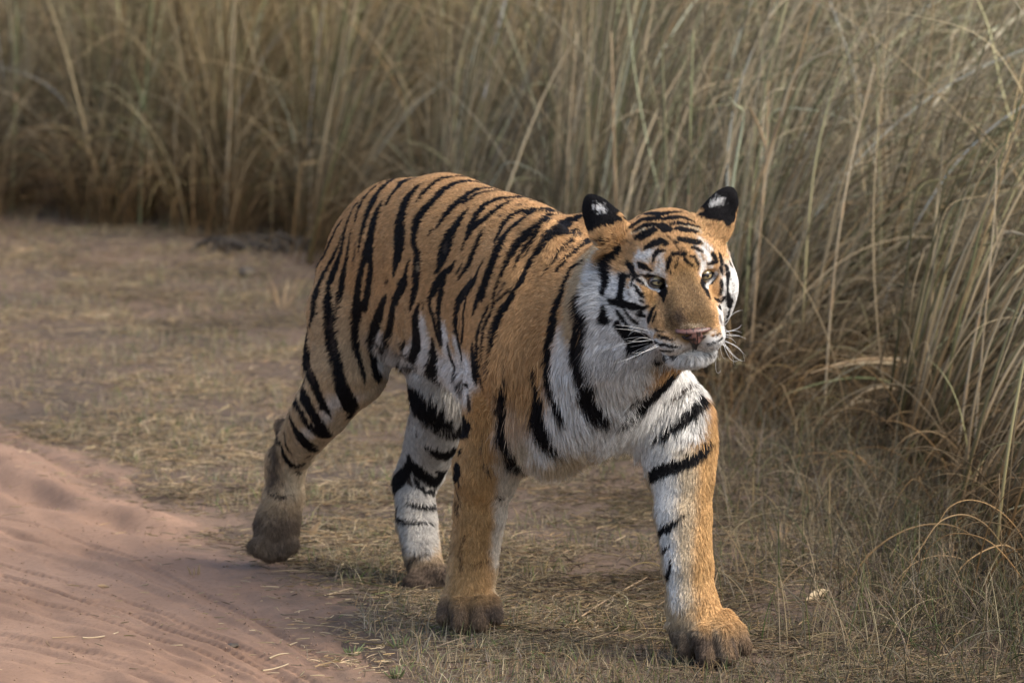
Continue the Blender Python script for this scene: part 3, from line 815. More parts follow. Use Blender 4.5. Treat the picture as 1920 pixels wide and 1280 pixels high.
b('G', [(590,0,80),(640,90,100),(690,180,95),(740,270,90),(800,350,90),(840,395,60)], [(740,0,60),(790,80,60),(830,160,45),(850,210,15)],
 [(500,0,40),(530,80,45),(575,170,50),(610,240,50),(660,300,60),(730,350,70),(800,390,60)],
 [(455,60,15),(470,160,35),(490,270,55),(520,350,75),(570,430,80),(640,500,70),(710,530,50),(750,520,30)],
 [(410,330,12),(405,430,20),(420,500,20),(455,550,15)], [(320,330,25),(350,370,35),(370,450,30),(380,540,35),(410,620,40),(460,680,50),(530,690,35),(600,660,25)],
 [(1000,0,120),(1050,80,130),(1075,150,90),(1070,190,40)], [(250,930,20),(290,980,28),(350,1000,30),(430,985,25),(480,980,15)], [(530,735,26),(560,760,40)])
st('G', DARK, .003, [(235,690,15),(270,760,25),(320,820,20),(370,860,15)], [(270,520,12),(270,570,20)], [(380,240,30),(400,260,20)], [(290,600,20),(330,630,15)], [(640,600,25),(660,585,20)])
b('Q', [(260,0,60),(310,70,90),(380,130,110),(470,170,120),(560,190,130),(620,220,120),(690,245,60),(740,240,20)],
 [(510,340,30),(580,370,70),(670,395,100),(760,390,110),(850,360,90),(890,345,60)],
 [(490,560,25),(540,600,45),(610,630,55),(700,635,55),(780,610,45),(825,590,25)],
 [(350,720,60),(410,780,80),(480,840,60),(560,870,65),(640,870,70),(720,830,60),(780,765,60)], [(590,780,15),(670,780,30),(740,760,30)],
 [(330,620,20),(340,700,40),(300,780,60),(240,860,75),(190,930,80),(165,990,50)],
 [(390,860,25),(420,920,40),(480,970,35),(550,975,35),(610,960,20)], [(640,970,26),(670,960,22)],
 [(330,1070,15),(400,1110,30),(470,1130,35),(540,1110,35),(585,1080,25)], [(200,1180,20),(250,1230,25),(330,1260,25),(450,1265,20),(520,1265,15)],
 [(1210,0,50),(1200,120,60),(1190,230,60),(1210,350,50),(1230,450,60),(1270,560,60)])
st('Q', DARK, .002, [(1150,30,12),(1160,110,20),(1190,200,20)], [(1010,420,16),(1020,560,25),(1040,680,22),(1070,790,15),(1080,860,10)],
 [(1150,1010,20),(1200,1030,25)], [(790,850,20),(795,900,20)], [(330,870,50),(360,900,30)], [(350,280,20),(350,300,20)], [(400,410,15),(400,430,15)])
st('T', BROWN, .004, [(990,820,8),(965,900,8),(975,960,8)], [(1030,950,8),(1080,930,8)], [(955,680,20),(960,720,12)], [(760,925,8),(800,905,8)])
b('T', [(680,690,10),(700,740,12),(750,768,12),(835,772,6)], [(745,945,8),(790,920,8),(830,900,6)], [(750,690,8),(800,708,12),(860,690,8)])
st('T', MUD, .022, [(205,330,30),(180,450,34),(160,600,40)])
st('T', GREY, .010, [(700,820,14),(730,880,16)], [(820,850,12),(800,900,12)])
b('I', [(520,-20,110),(490,20,130),(400,100,140),(320,170,130),(260,240,100),(180,290,70),(100,340,60)],
 [(880,50,20),(850,130,40),(810,230,55),(770,300,80),(700,380,100),(600,460,90),(510,530,80),(440,590,50),(370,610,20)],
 [(880,650,30),(870,700,70),(820,780,80),(740,840,100),(640,880,110),(520,910,120),(420,940,120),(350,980,110),(330,1040,40)])
st('I', DARK, .003, [(750,20,30),(700,90,40),(630,160,40),(560,220,40),(520,245,20)])
b('R', [(730,710,30),(760,700,40),(800,680,25),(840,640,10)], [(760,770,15),(790,760,16)], [(785,870,18),(795,830,14),(800,800,8)])
# head: light ground
st('M', WHITE, .008, [(230,420,90),(250,650,110),(240,850,110),(220,1050,120),(200,1250,140)], [(430,540,90),(430,760,110)], [(620,680,90),(720,800,110),(800,860,60)],
 [(430,950,160),(560,1060,200),(720,1150,180),(880,1180,160)], [(760,980,120),(880,1020,90)], [(800,170,130),(900,200,170),(980,120,150)], [(1100,170,110),(1150,260,110),(1100,380,90)], [(850,420,60),(960,420,60)], [(900,440,60),(1060,420,70),(1150,470,50)], [(760,300,60),(790,380,60)])
st('N', WHITE, .006, [(30,150,90),(50,250,90),(40,380,70)], [(520,70,60),(560,180,90),(620,300,100),(610,380,70),(595,420,40)], [(620,60,110),(700,160,120),(740,330,70)],
 [(1020,450,60),(1040,650,70),(1060,850,70)], [(940,560,50),(940,700,60),(950,850,100),(900,960,110),(900,1080,100),(930,1200,80)])
st('P', WHITE, .006, [(30,600,150),(150,620,180),(350,600,170),(430,540,60)], [(270,420,60),(380,500,60)], [(560,570,110),(700,580,170),(860,470,120),(930,360,60)], [(660,420,90),(740,400,50)],
 [(150,820,150),(300,830,190),(450,850,190),(620,790,150)], [(900,60,70),(900,200,70)])
st('O', WHITE, .008, [(200,300,200),(150,500,250),(250,700,280)], [(450,700,220),(600,800,200)], [(850,470,80),(950,560,80)], [(200,950,200),(350,1050,200)])
st('O', GREY, .006, [(100,850,34),(130,980,34),(120,1080,34)], [(380,1080,26),(300,1220,26)])
st('O', TAN, .008, [(860,850,130),(740,950,130),(640,1010,100)])
st('K', ORANGE, .004, [(560,720,160),(700,690,100),(850,620,90)], [(200,800,90),(330,890,90),(500,880,110),(700,850,90)], [(560,1020,150),(760,1080,130)], [(800,900,100),(930,780,50)])
st('K', CREAM, .003, [(860,820,36),(980,770,36),(1130,730,36),(1190,725,26)], [(40,560,40),(60,700,50),(180,870,50),(330,960,50)], [(400,1100,80),(380,1240,90)])
st('L', ORANGE, .004, [(480,560,60),(650,650,100),(800,680,100),(930,760,110)], [(1170,470,56),(1120,600,70),(1050,700,90)], [(860,900,120),(950,1050,130)], [(60,1150,110),(150,1230,90)])
st('L', CREAM, .004, [(300,690,30),(450,710,34),(560,760,36)], [(1180,430,30),(1150,600,30),(1100,760,60)], [(1000,900,90),(1080,1050,90),(1110,1200,90)])
st('L', WHITE, .004, [(560,900,36),(640,960,60),(720,1030,70)], [(500,990,30),(600,1010,40)])
st('M', ORANGE, .005, [(420,180,120),(350,300,80)], [(620,130,110),(540,280,120),(500,380,90),(600,400,90)], [(650,540,70),(640,600,60)], [(790,590,60),(900,700,120),(990,800,120),(1030,900,100)], [(1050,760,80),(1090,800,60)], [(950,850,60),(1010,920,60)])
st('N', ORANGE, .005, [(850,480,60),(800,560,80),(790,650,90),(820,730,80)], [(950,100,80),(1000,200,70)], [(920,380,60),(960,460,30)], [(130,150,80),(150,300,90)], [(440,130,70),(500,180,60)])
st('V', DEEP, .004, [(1268,500,24),(1282,520,44),(1285,545,60)], [(1296,500,30)])
st('M', DEEP, .006, [(900,700,70),(990,820,90),(1040,900,70)])
st('V', BRIDGE, .014, [(1285,535,50),(1288,570,84),(1290,600,100)])
st('V', (.17,.105,.06), .012, [(1276,592,16),(1280,604,20)])
st('V', ORANGE, .006, [(1240,600,12),(1238,620,16),(1248,632,16)], [(1343,600,8),(1346,622,8)])
st('N', DARK, .012, [(270,1040,70),(290,1100,60)])
st('V', CREAM, .004, [(1284,611,3),(1300,610,4),(1314,611,3)])
st('V', ORANGE, .003, [(1228,630,10),(1250,632,10),(1262,636,6)], [(1336,628,6),(1346,622,6)])
# ears
b('K', [(185,270,160),(190,400,210),(250,520,290),(320,620,230),(330,700,110)], [(330,560,240),(480,580,220),(600,580,120),(680,590,60)], [(280,430,200),(300,480,240)],
 [(420,930,50),(460,930,70)], [(340,915,30),(345,917,30)])
b('L', [(1050,170,110),(1030,280,230),(980,400,330),(900,480,290),(780,500,220),(650,520,120),(560,520,50)], [(1000,560,200),(970,650,70)])
st('K', WHITE, .004, [(300,410,30),(350,415,70),(400,430,85),(450,455,40)])
st('L', WHITE, .004, [(750,365,30),(800,340,80),(850,315,90),(890,295,30)])
st('K', BROWN, .003, [(860,980,24),(770,930,34),(700,960,34)], [(570,900,34),(640,860,34)])
b('K', [(720,570,30),(820,545,40),(920,520,45),(1030,510,50),(1130,505,50),(1280,520,70)],
 [(750,790,25),(830,730,50),(900,670,70),(980,620,70),(1080,590,60),(1180,590,60),(1280,595,60)],
 [(890,790,25),(970,740,45),(1060,690,60),(1150,690,60),(1220,690,50)], [(930,870,60),(1010,850,100),(1090,810,100),(1180,770,80)],
 [(1050,1030,50),(1130,990,90),(1220,950,105),(1280,940,95)], [(1170,1210,30),(1190,1140,50),(1230,1080,65),(1280,1060,55)],
 [(690,1040,80),(700,1100,80),(640,1170,70),(580,1240,80)])
b('L', [(0,530,80),(100,510,60),(200,495,40),(330,490,20)], [(0,600,60),(120,590,60),(250,575,60),(350,590,55),(430,620,35),(500,640,15)],
 [(150,670,40),(250,660,50),(370,670,45),(480,690,35),(580,715,20)], [(10,700,100),(70,730,125),(130,750,80)],
 [(230,740,60),(300,750,80),(400,765,80),(500,780,55),(540,780,20)], [(0,920,105),(60,950,85),(110,960,30)],
 [(280,890,60),(380,910,80),(480,930,78),(570,940,55),(620,970,18)], [(200,920,44),(250,940,36)], [(450,1010,40),(520,1030,58),(590,1065,48),(620,1090,18)],
 [(0,1070,50),(60,1060,36)], [(200,1110,60),(330,1110,88),(360,1090,60)], [(760,1110,40),(790,1160,56),(800,1190,46)],
 [(870,1140,58),(880,1200,66),(890,1250,56)], [(690,1255,40),(760,1230,66),(820,1222,46)], [(1020,1230,36),(1040,1280,40)])
st('L', BROWN, .002, [(90,830,25),(150,900,25),(210,960,25),(260,1040,30),(280,1100,30)], [(690,820,24),(740,860,24)], [(300,1020,26),(340,1030,20)])
b('N', [(180,150,70),(230,150,50)], [(140,210,55),(110,290,58),(100,380,38)], [(250,210,26),(240,300,26),(210,320,34),(200,370,18)], [(150,410,34),(150,430,34)],
 [(350,230,56),(400,280,38),(450,320,36),(480,350,14)], [(430,190,26),(490,200,56),(530,270,46),(550,340,32),(550,390,18)],
 [(620,500,50),(640,580,80),(660,660,66),(690,740,50),(715,800,22)],
 [(880,370,55),(900,420,46),(930,460,18)], [(850,430,44),(800,520,32),(740,560,54),(720,590,30)], [(900,540,46),(900,610,58),(890,690,56),(870,750,26)],
 [(960,350,56),(985,430,66),(990,530,46),(985,620,28),(985,700,28),(990,760,86),(1010,830,86),(1010,900,56)],
 [(930,790,54),(900,860,28),(850,830,46),(800,800,18)], [(870,940,40),(890,940,46)], [(990,960,26),(980,1050,34),(960,1120,28)],
 [(610,480,22),(650,430,26),(720,402,32),(780,415,48),(800,440,46),(770,490,44),(700,525,42),(640,520,44)])
st('N', GREY, .003, [(600,190,16),(630,240,16)], [(880,1080,50),(900,1160,40)], [(690,340,20),(720,330,16)])
st('N', WHITE, .0012, [(830,420,34),(800,480,42),(740,535,46),(690,585,48),(685,650,36)], [(600,400,20),(590,460,20)])
b('M', [(540,80,76),(520,150,76),(440,230,58),(400,310,66),(360,400,104),(350,500,86),(330,600,86),(310,700,66),(300,760,46)], [(280,380,36),(330,390,40)],
 [(640,280,56),(680,340,96),(710,400,86),(740,460,56)], [(800,280,36),(830,320,106),(900,350,86),(960,380,46),(1010,400,18)],
 [(510,450,28),(600,480,56),(700,470,66),(800,480,38),(880,475,34)], [(560,500,116),(560,580,104),(540,680,76),(530,760,86),(560,830,106)],
 [(740,500,64),(710,560,46),(700,620,26)], [(740,620,36),(780,680,76),(840,750,66),(870,780,26)], [(780,530,46),(850,580,46),(920,630,46),(1000,660,32),(1050,670,16)],
 [(380,830,56),(460,850,104),(560,870,124),(660,890,96),(760,920,86),(850,940,76),(920,920,54)], [(820,980,66),(840,1040,56),(900,1070,36)], [(830,830,44),(870,840,44)],
 [(1050,900,13),(1000,970,46),(970,1050,56),(940,1110,66)], [(1060,990,18),(1040,1060,36),(1010,1120,36)], [(500,970,36),(540,1030,66),(600,1110,66),(660,1180,46)],
 [(610,940,36),(660,1010,36),(730,1090,44),(800,1150,40)], [(320,930,56),(300,1020,110),(300,1080,130),(380,1090,66)], [(500,1150,90),(540,1200,56)],
 [(1250,210,46),(1220,330,46),(1215,400,26)], [(1090,560,70),(1130,580,104),(1160,650,124),(1172,730,100),(1165,810,50)],
 [(870,490,34),(910,475,44),(960,455,46),(1040,462,44),(1100,500,48),(1125,560,56)], [(890,510,26),(950,575,34),(1020,602,34),(1090,592,40)])
st('M', GREY, .003, [(660,720,26),(700,780,18)], [(1110,240,24),(1090,310,16)], [(930,220,16),(940,235,14)], [(1000,280,24),(1020,350,16)])
st('M', WHITE, .0012, [(838,510,30),(890,585,48),(970,642,54),(1050,662,58),(1100,690,34)], [(1190,560,22),(1218,620,22)])
b('O', [(340,200,100),(420,290,130),(500,360,170),(600,400,200),(700,410,210),(760,420,110)], [(540,490,130),(680,490,130)], [(450,250,60),(560,320,90),(700,350,70)],
 [(880,300,36),(940,330,20),(1020,345,16)], [(920,400,36),(1000,420,42),(1080,435,40),(1150,450,26)], [(870,490,34),(950,515,38),(1050,530,38),(1170,540,32),(1250,545,20)],
 [(880,650,54),(960,690,56),(1050,715,50),(1110,715,24)])
b('I', [(560,-60,80),(520,-10,110)])
st('O', GREY, .002, [(990,610,12),(1080,610,16),(1170,610,12)], [(1000,770,60),(1060,850,60)])
b('P', [(488,500,44),(484,560,30),(480,600,22)], [(480,620,30),(400,640,24),(320,655,24),(250,665,24),(170,668,26)], [(540,635,24),(640,652,20),(730,655,22),(790,640,24)],
 [(690,520,18),(780,490,28),(860,450,30),(910,420,22)], [(20,420,34),(100,435,34),(180,450,28)], [(20,515,44),(120,530,44),(200,545,36),(300,540,18)], [(0,610,26),(90,612,26),(190,608,22)])
st('P', BROWN, .002, [(770,400,34),(850,360,34)], [(150,130,30),(190,220,16)], [(730,580,10),(850,560,10)], [(300,640,8),(350,600,8)])
st('P', GREY, .003, [(420,690,14),(400,760,12)], [(480,690,12),(490,770,12)], [(560,720,10),(550,790,10)], [(330,730,10),(300,800,10)], [(430,1040,30),(480,980,20)])


# markings of the unseen left flank mirror those of the right one
n_seen = len(STROKES)
for (P3, c_, soft, hd_) in list(STROKES):
    if hd_: continue
    q = P3[:, :3] - SC; l_ = q @ lt; f_ = q @ hd
    m = (q[:, 2] > .52) & (f_ < .05) & (l_ < .05)
    if m.sum() < 3: continue
    M = P3[m].copy(); M[:, :3] = SC + np.outer(f_[m], hd) - np.outer(l_[m], lt); M[:, 2] = P3[m][:, 2]
    for i in range(len(M)): M[i, :3] = BVH.find_nearest(Vector(M[i, :3]))[0]
    STROKES.append((M, c_, soft, False))

def coat(P, N, jit=0.0):
    """colour of the fur rooted at P"""
    q = P - SC; f = q @ hd; l = q @ lt; z = P[:, 2]
    n1 = fnoise(P, .08, 0)[:, None]; n2 = fnoise(P, .02, 3)[:, None]
    C = np.tile(np.array(ORANGE), (len(P), 1))
    tanm = sstep(.78, .60, z + .04 * n1[:, 0]) * sstep(-.05, -.35, f)
    C = C + (np.array(TAN) - C) * tanm[:, None] * .8
    deep = sstep(.62, .48, z) * sstep(-.35, -.1, f)
    C = C + (np.array(DEEP) - C) * deep[:, None] * .7
    under = sstep(-.35, -.75, N[:, 2]) * sstep(.62, .5, z) * sstep(.30, .36, z)
    C = C + (np.array(WHITE) - C) * under[:, None]
    inner = sstep(.02, .06, np.abs(l)) * sstep(.3, .8, -N @ lt * np.sign(l)) * sstep(.6, .5, z)
    C = C + (np.array(CREAM) - C) * inner[:, None] * .7
    C = C * (.86 + .28 * n1)
    hl = headloc(P); ish = (hl[:, 0] > -.16) & (np.abs(hl[:, 1]) < .17) & (hl[:, 2] > -.19)
    hw_ = np.maximum(sstep(-.078, -.098, hl[:, 2]), sstep(.070, .090, np.abs(hl[:, 1])) * sstep(.03, -.01, hl[:, 2]) * sstep(.05, 0, hl[:, 0])) * ish * sstep(-.152, -.130, hl[:, 0])
    C = C + (np.array(WHITE) - C) * hw_[:, None]
    for (c0, a0, b0, n0) in EARS:
        r_ = P - c0; ra_ = r_ @ a0; rb_ = r_ @ b0
        m_ = sstep(-.034, -.026, ra_ - 8 * rb_ ** 2 + .3 * (n2[:, 0] - .5) * .02) * (np.abs(rb_) < .05) * (ra_ < .07) * (np.abs(r_ @ n0) < .032)
        C = C + (np.array(BLACK) - C) * m_[:, None]
    wob = (fnoise(P, .006, 1) - .5) * .0042
    if jit > 0: wob = wob + rng.normal(0, jit, len(P))
    for (P3, c_, soft, inhead) in STROKES:
        r_ = P3[:, 3].max() + soft * 2 + .003
        lo, hi = P3[:, :3].min(0) - r_, P3[:, :3].max(0) + r_
        m = ((P > lo) & (P < hi)).all(1)
        if inhead: m &= ish
        ix = np.nonzero(m)[0]
        if len(ix) == 0: continue
        p = P[ix]; best = np.full(len(ix), 1e9)
        if len(P3) == 1: best = np.linalg.norm(p - P3[0, :3], axis=1) - P3[0, 3]
        for a, c2 in zip(P3[:-1], P3[1:]):
            ab = c2[:3] - a[:3]; L2 = (ab ** 2).sum() + 1e-12
            t = np.clip((p - a[:3]) @ ab / L2, 0, 1)
            d = np.linalg.norm(p - a[:3] - t[:, None] * ab, axis=1) - (a[3] + (c2[3] - a[3]) * t)
            best = np.minimum(best, d)
        w = sstep(soft, -soft, best + wob[ix] * (1 if soft < .004 else 3))[:, None]
        C[ix] += (c_ - C[ix]) * w
    # dusty paws and heels
    mud = np.maximum(sstep(.105, .060, z) * sstep(-.45, -.2, f), sstep(.19, .10, z) * sstep(-.9, -1.0, f) + sstep(.10, .05, z) * sstep(-.35, -.45, f))
    mud = np.clip(mud, 0, 1) * (.62 + .6 * n1[:, 0])
    n3 = vnoise(P, .009, 4)[:, None]
    C = C + (np.array(MUD) * (.55 + .9 * n3) - C) * np.clip(mud, 0, 1)[:, None]
    return np.clip(C * (.90 + .2 * n2), .004, .9)

# ---------------------------------------------------------------- fur
tri = np.concatenate([BF[:, [0, 1, 2]], BF[:, [0, 2, 3]]])
a_, b_, c_ = BV[tri[:, 0]], BV[tri[:, 1]], BV[tri[:, 2]]
fn = np.cross(b_ - a_, c_ - a_); area = np.linalg.norm(fn, axis=1) * .5 + 1e-12; fn /= (2 * area[:, None])
VN = np.zeros_like(BV)
for k in range(3): np.add.at(VN, tri[:, k], fn * area[:, None])
VN /= np.linalg.norm(VN, axis=1)[:, None] + 1e-12

body_me = mesh_from('body', BV, BF)
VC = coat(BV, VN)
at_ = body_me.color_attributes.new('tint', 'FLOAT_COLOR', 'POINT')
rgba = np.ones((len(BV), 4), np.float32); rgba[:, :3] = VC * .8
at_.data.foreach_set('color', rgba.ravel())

tiger = empty('tiger', (SC[0], SC[1], 0))
TINV = Matrix.Translation(-Vector(SC))
tag(tiger, 'orange and black striped tiger walking to the right with a hind paw lifted', 'tiger')
hide_mat = strand_mat('hide', .8, .05)
body = link('body', body_me, tiger, hide_mat); body.matrix_parent_inverse = TINV
body['label'] = 'short striped coat over the lean body'
fur_mat = strand_mat('fur', .62, .12)

def furstuff(N_hair):
    cen = (a_ + b_ + c_) / 3
    hl = headloc(cen)
    inhead = (hl[:, 0] > -.15) & (np.abs(hl[:, 1]) < .17) & (hl[:, 2] > -.17)
    dens = np.where(inhead, 4.2, 1.0)
    dens[inhead & (hl[:, 0] > -.04)] = 7.5
    face = fn @ nrm(CAM_POS - SC)
    dens *= np.where(face > -.25, 1.0, .22)
    w = area * dens; w /= w.sum()
    ti = rng.choice(len(tri), N_hair, p=w)
    r1 = np.sqrt(rng.random(N_hair)); r2 = rng.random(N_hair)
    bc = np.stack([1 - r1, r1 * (1 - r2), r1 * r2], 1)
    P = (BV[tri[ti]] * bc[:, :, None]).sum(1)
    N = (VN[tri[ti]] * bc[:, :, None]).sum(1); N /= np.linalg.norm(N, axis=1)[:, None]
    return P, N
P, N = furstuff(720000)
hl = headloc(P); q = P - SC; f = q @ hd; l = q @ lt; z = P[:, 2]
ishead = (hl[:, 0] > -.17) & (np.abs(hl[:, 1]) < .18) & (hl[:, 2] > -.19)
# no fur on eyes, nose, eyelids
EYES = [H(-.012, -.0540, -.001), H(-.012, .0500, .000)]
NOSE = H(.100, -.002, -.092)
keep = np.ones(len(P), bool)
for e in EYES:
    r_ = P - e; keep &= ((r_ @ hs) / .0136) ** 2 + ((r_ @ hu) / .0080) ** 2 + ((r_ @ hf) / .03) ** 2 > 1
nl = (P - NOSE); keep &= ~(((nl @ hs / .038) ** 2 + ((nl @ hu + .006) / .020) ** 2 < 1) & (nl @ hf > -.045))
P, N, hl, f, l, z, ishead = [x[keep] for x in (P, N, hl, f, l, z, ishead)]
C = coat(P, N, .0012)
n = len(P)
# direction field
D = np.tile(-hd * .9 - zz * .55, (n, 1))
leg = sstep(.56, .44, z)[:, None]
D = D * (1 - leg) + (-zz - hd * .12) * leg
chest = (sstep(.1, .5, N @ hd) * sstep(-.05, .12, f))[:, None]
D = D * (1 - chest) + (-zz * 1.0 + .25 * lt * np.sign(l)[:, None] * -1) * chest
hdir = P - H(.15, 0, -.055); hdir /= np.linalg.norm(hdir, axis=1)[:, None]
ruffd = hdir * .7 - zz * .55
mix = sstep(-.02, -.10, hl[:, 2])[:, None] * sstep(.03, -.05, hl[:, 0])[:, None]
hdir = hdir * (1 - mix) + ruffd * mix
D = np.where(ishead[:, None], hdir, D)
isear = np.zeros(n, bool)
for (c0, a0, b0, n0) in EARS:
    r_ = P - c0; m = (np.abs(r_ @ a0) < .06) & (np.abs(r_ @ b0) < .046) & (np.abs(r_ @ n0) < .03)
    D[m] = a0; isear |= m
D /= np.linalg.norm(D, axis=1)[:, None]
# lengths
L = np.full(n, .013)
L = L + sstep(.66, .55, z) * sstep(-.55, -.45, -np.abs(f + .3)) * sstep(-.3, -.8, N[:, 2] - .0) * .030
belly = sstep(.60, .54, z) * sstep(.40, .46, z) * (f > -.75) * sstep(0.0, -.5, N[:, 2]) * (np.abs(l) < .16)
L = np.maximum(L, .012 + .030 * belly)
chestl = sstep(.40, .50, z) * sstep(.80, .60, z) * sstep(.05, .4, N @ hd) * sstep(-.05, .1, f)
L = np.maximum(L, .012 + .014 * chestl)
legs_ = z < .40
L[legs_] = .0140
L = np.maximum(L, .026 * sstep(.47, .43, z) * (z > .38) * (f > -.15) * (np.abs(l + .04) < .11))
L = np.where(legs_, L + .006 * sstep(0, .8, N @ -hd), L)
HLn = np.full(n, .010)
HLn = np.where(hl[:, 0] > .0, .0048, HLn)
HLn += .015 * sstep(-.05, -.10, hl[:, 0]) * sstep(.06, .10, np.abs(hl[:, 1])) * sstep(.07, -.02, hl[:, 2])
HLn += .012 * sstep(-.03, -.10, hl[:, 0]) * sstep(.0, -.06, hl[:, 2])
HLn += .010 * sstep(-.120, -.14, hl[:, 2])
HLn += .016 * sstep(-.05, -.09, hl[:, 0]) * sstep(.075, .095, np.abs(hl[:, 1])) * sstep(-.03, .02, hl[:, 2]) * sstep(.10, .06, hl[:, 2])
HLn *= np.where(hl[:, 1] > .05, .75, 1.0)
HLn = np.where((hl[:, 0] > -.04) & (hl[:, 2] > -.03) & (hl[:, 0] <= 0), .0070, HLn)
L = np.where(ishead, HLn, L)
L[isear] = .0070
paw = (z < .085) & (f > -.5)
L[paw] = .0095
L *= .70 + .6 * rng.random(n)
near_eye = np.minimum(*[np.linalg.norm(P - e, axis=1) for e in EYES])
L *= .35 + .65 * sstep(.014, .032, near_eye)
# jitter and clumps
jit = np.stack([vnoise(P, .018, k) - .5 for k in (0, 1, 2)], 1) * .75 + np.stack([vnoise(P, .006, k) - .5 for k in (3, 4, 5)], 1) * .55
D = D + jit + rng.normal(0, .10, (n, 3))
D -= (D * N).sum(1)[:, None] * N
D /= np.linalg.norm(D, axis=1)[:, None] + 1e-9
lift = .20 + .16 * rng.random(n) + .26 * sstep(.016, .034, L)
lift = np.where(ishead, lift + .06, lift)
tip = D * np.cos(lift)[:, None] + N * np.sin(lift)[:, None]
cell = np.where(L > .02, .010, np.where(z < .45, .0075, .0055))[:, None]
key = np.floor(P / cell + rng.normal(0, .12, (n, 3))).astype(np.int64)
key -= key.min(0); m_ = key.max(0) + 1
hsh = (key[:, 0] * m_[1] + key[:, 1]) * m_[2] + key[:, 2] + (cell[:, 0] > .01) * int(m_.prod())
_, hsh = np.unique(hsh, return_inverse=True)
cn = np.bincount(hsh); cc = np.stack([np.bincount(hsh, P[:, i_]) for i_ in range(3)], 1)
ctr = cc[hsh] / cn[hsh][:, None]
TIP = P + tip * L[:, None]
pull = (ctr + tip * L[:, None] - TIP) * np.clip(L / .018, .2, .75)[:, None]
droop = -zz * (L * .22 * sstep(.018, .035, L))[:, None]
K = 4
ts = np.linspace(0, 1, K)
pts = np.stack([P - N * .0012 + tip * (L * t)[:, None] + N * (L * .10 * math.sin(t * PI))[:, None] + (pull + droop) * t * t for t in ts], 1)
base_r = np.where(ishead, .00036, .00050) * (.8 + .4 * rng.random(n))
base_r = np.where(L > .02, base_r * 1.05, base_r)
rad = base_r[:, None] * np.array([1.0, .95, .7, .18])[None]
C = C * (.74 + .52 * rng.random(n))[:, None]
tick = (rng.random(n) < .24) & ishead & (hl[:, 0] > -.10)
C[tick] *= .42
tick = (rng.random(n) < .12) & ishead
C[tick] = np.minimum(C[tick] * 1.5 + .03, .8) * (C[tick].sum(1) > .15)[:, None] + C[tick] * (C[tick].sum(1) <= .15)[:, None]
C = C * (1 + .34 * (rng.random(len(cn))[hsh] - .5))[:, None]
C = C * (1 + .30 * (vnoise(P, .010, 2) - .5) * (L > .009))[:, None]
fur = make_curves('fur', pts - SC, rad, C, fur_mat, tiger)
tag(fur, kind='stuff')

# ---------------------------------------------------------------- eyes, nose, whiskers
def rgb_mat(name, c, rough=.5, spec=.5, coat_=0.0):
    m, t, b = node_mat(name)
    b.inputs['Base Color'].default_value = (*c, 1)
    b.inputs['Roughness'].default_value = rough
    b.inputs['Specular IOR Level'].default_value = spec
    b.inputs['Coat Weight'].default_value = coat_
    b.inputs['Coat Roughness'].default_value = .05
    return m
def vcol(me, C):
    a = me.color_attributes.new('tint', 'FLOAT_COLOR', 'POINT')
    r = np.ones((len(C), 4), np.float32); r[:, :3] = C
    a.data.foreach_set('color', r.ravel())
eye_mat = strand_mat('wet_eye', .12, .5)
eye_mat.node_tree.nodes['Principled BSDF'].inputs['Coat Weight'].default_value = .8
eye_mat.node_tree.nodes['Principled BSDF'].inputs['Coat Roughness'].default_value = .03
lid_mat = rgb_mat('black_skin', (.012, .010, .010), .35, .5)
def local(P): return [tuple(p) for p in (np.asarray(P) - SC)]
GAZE = nrm(hf * .90 + hs * .16 + hu * .05)
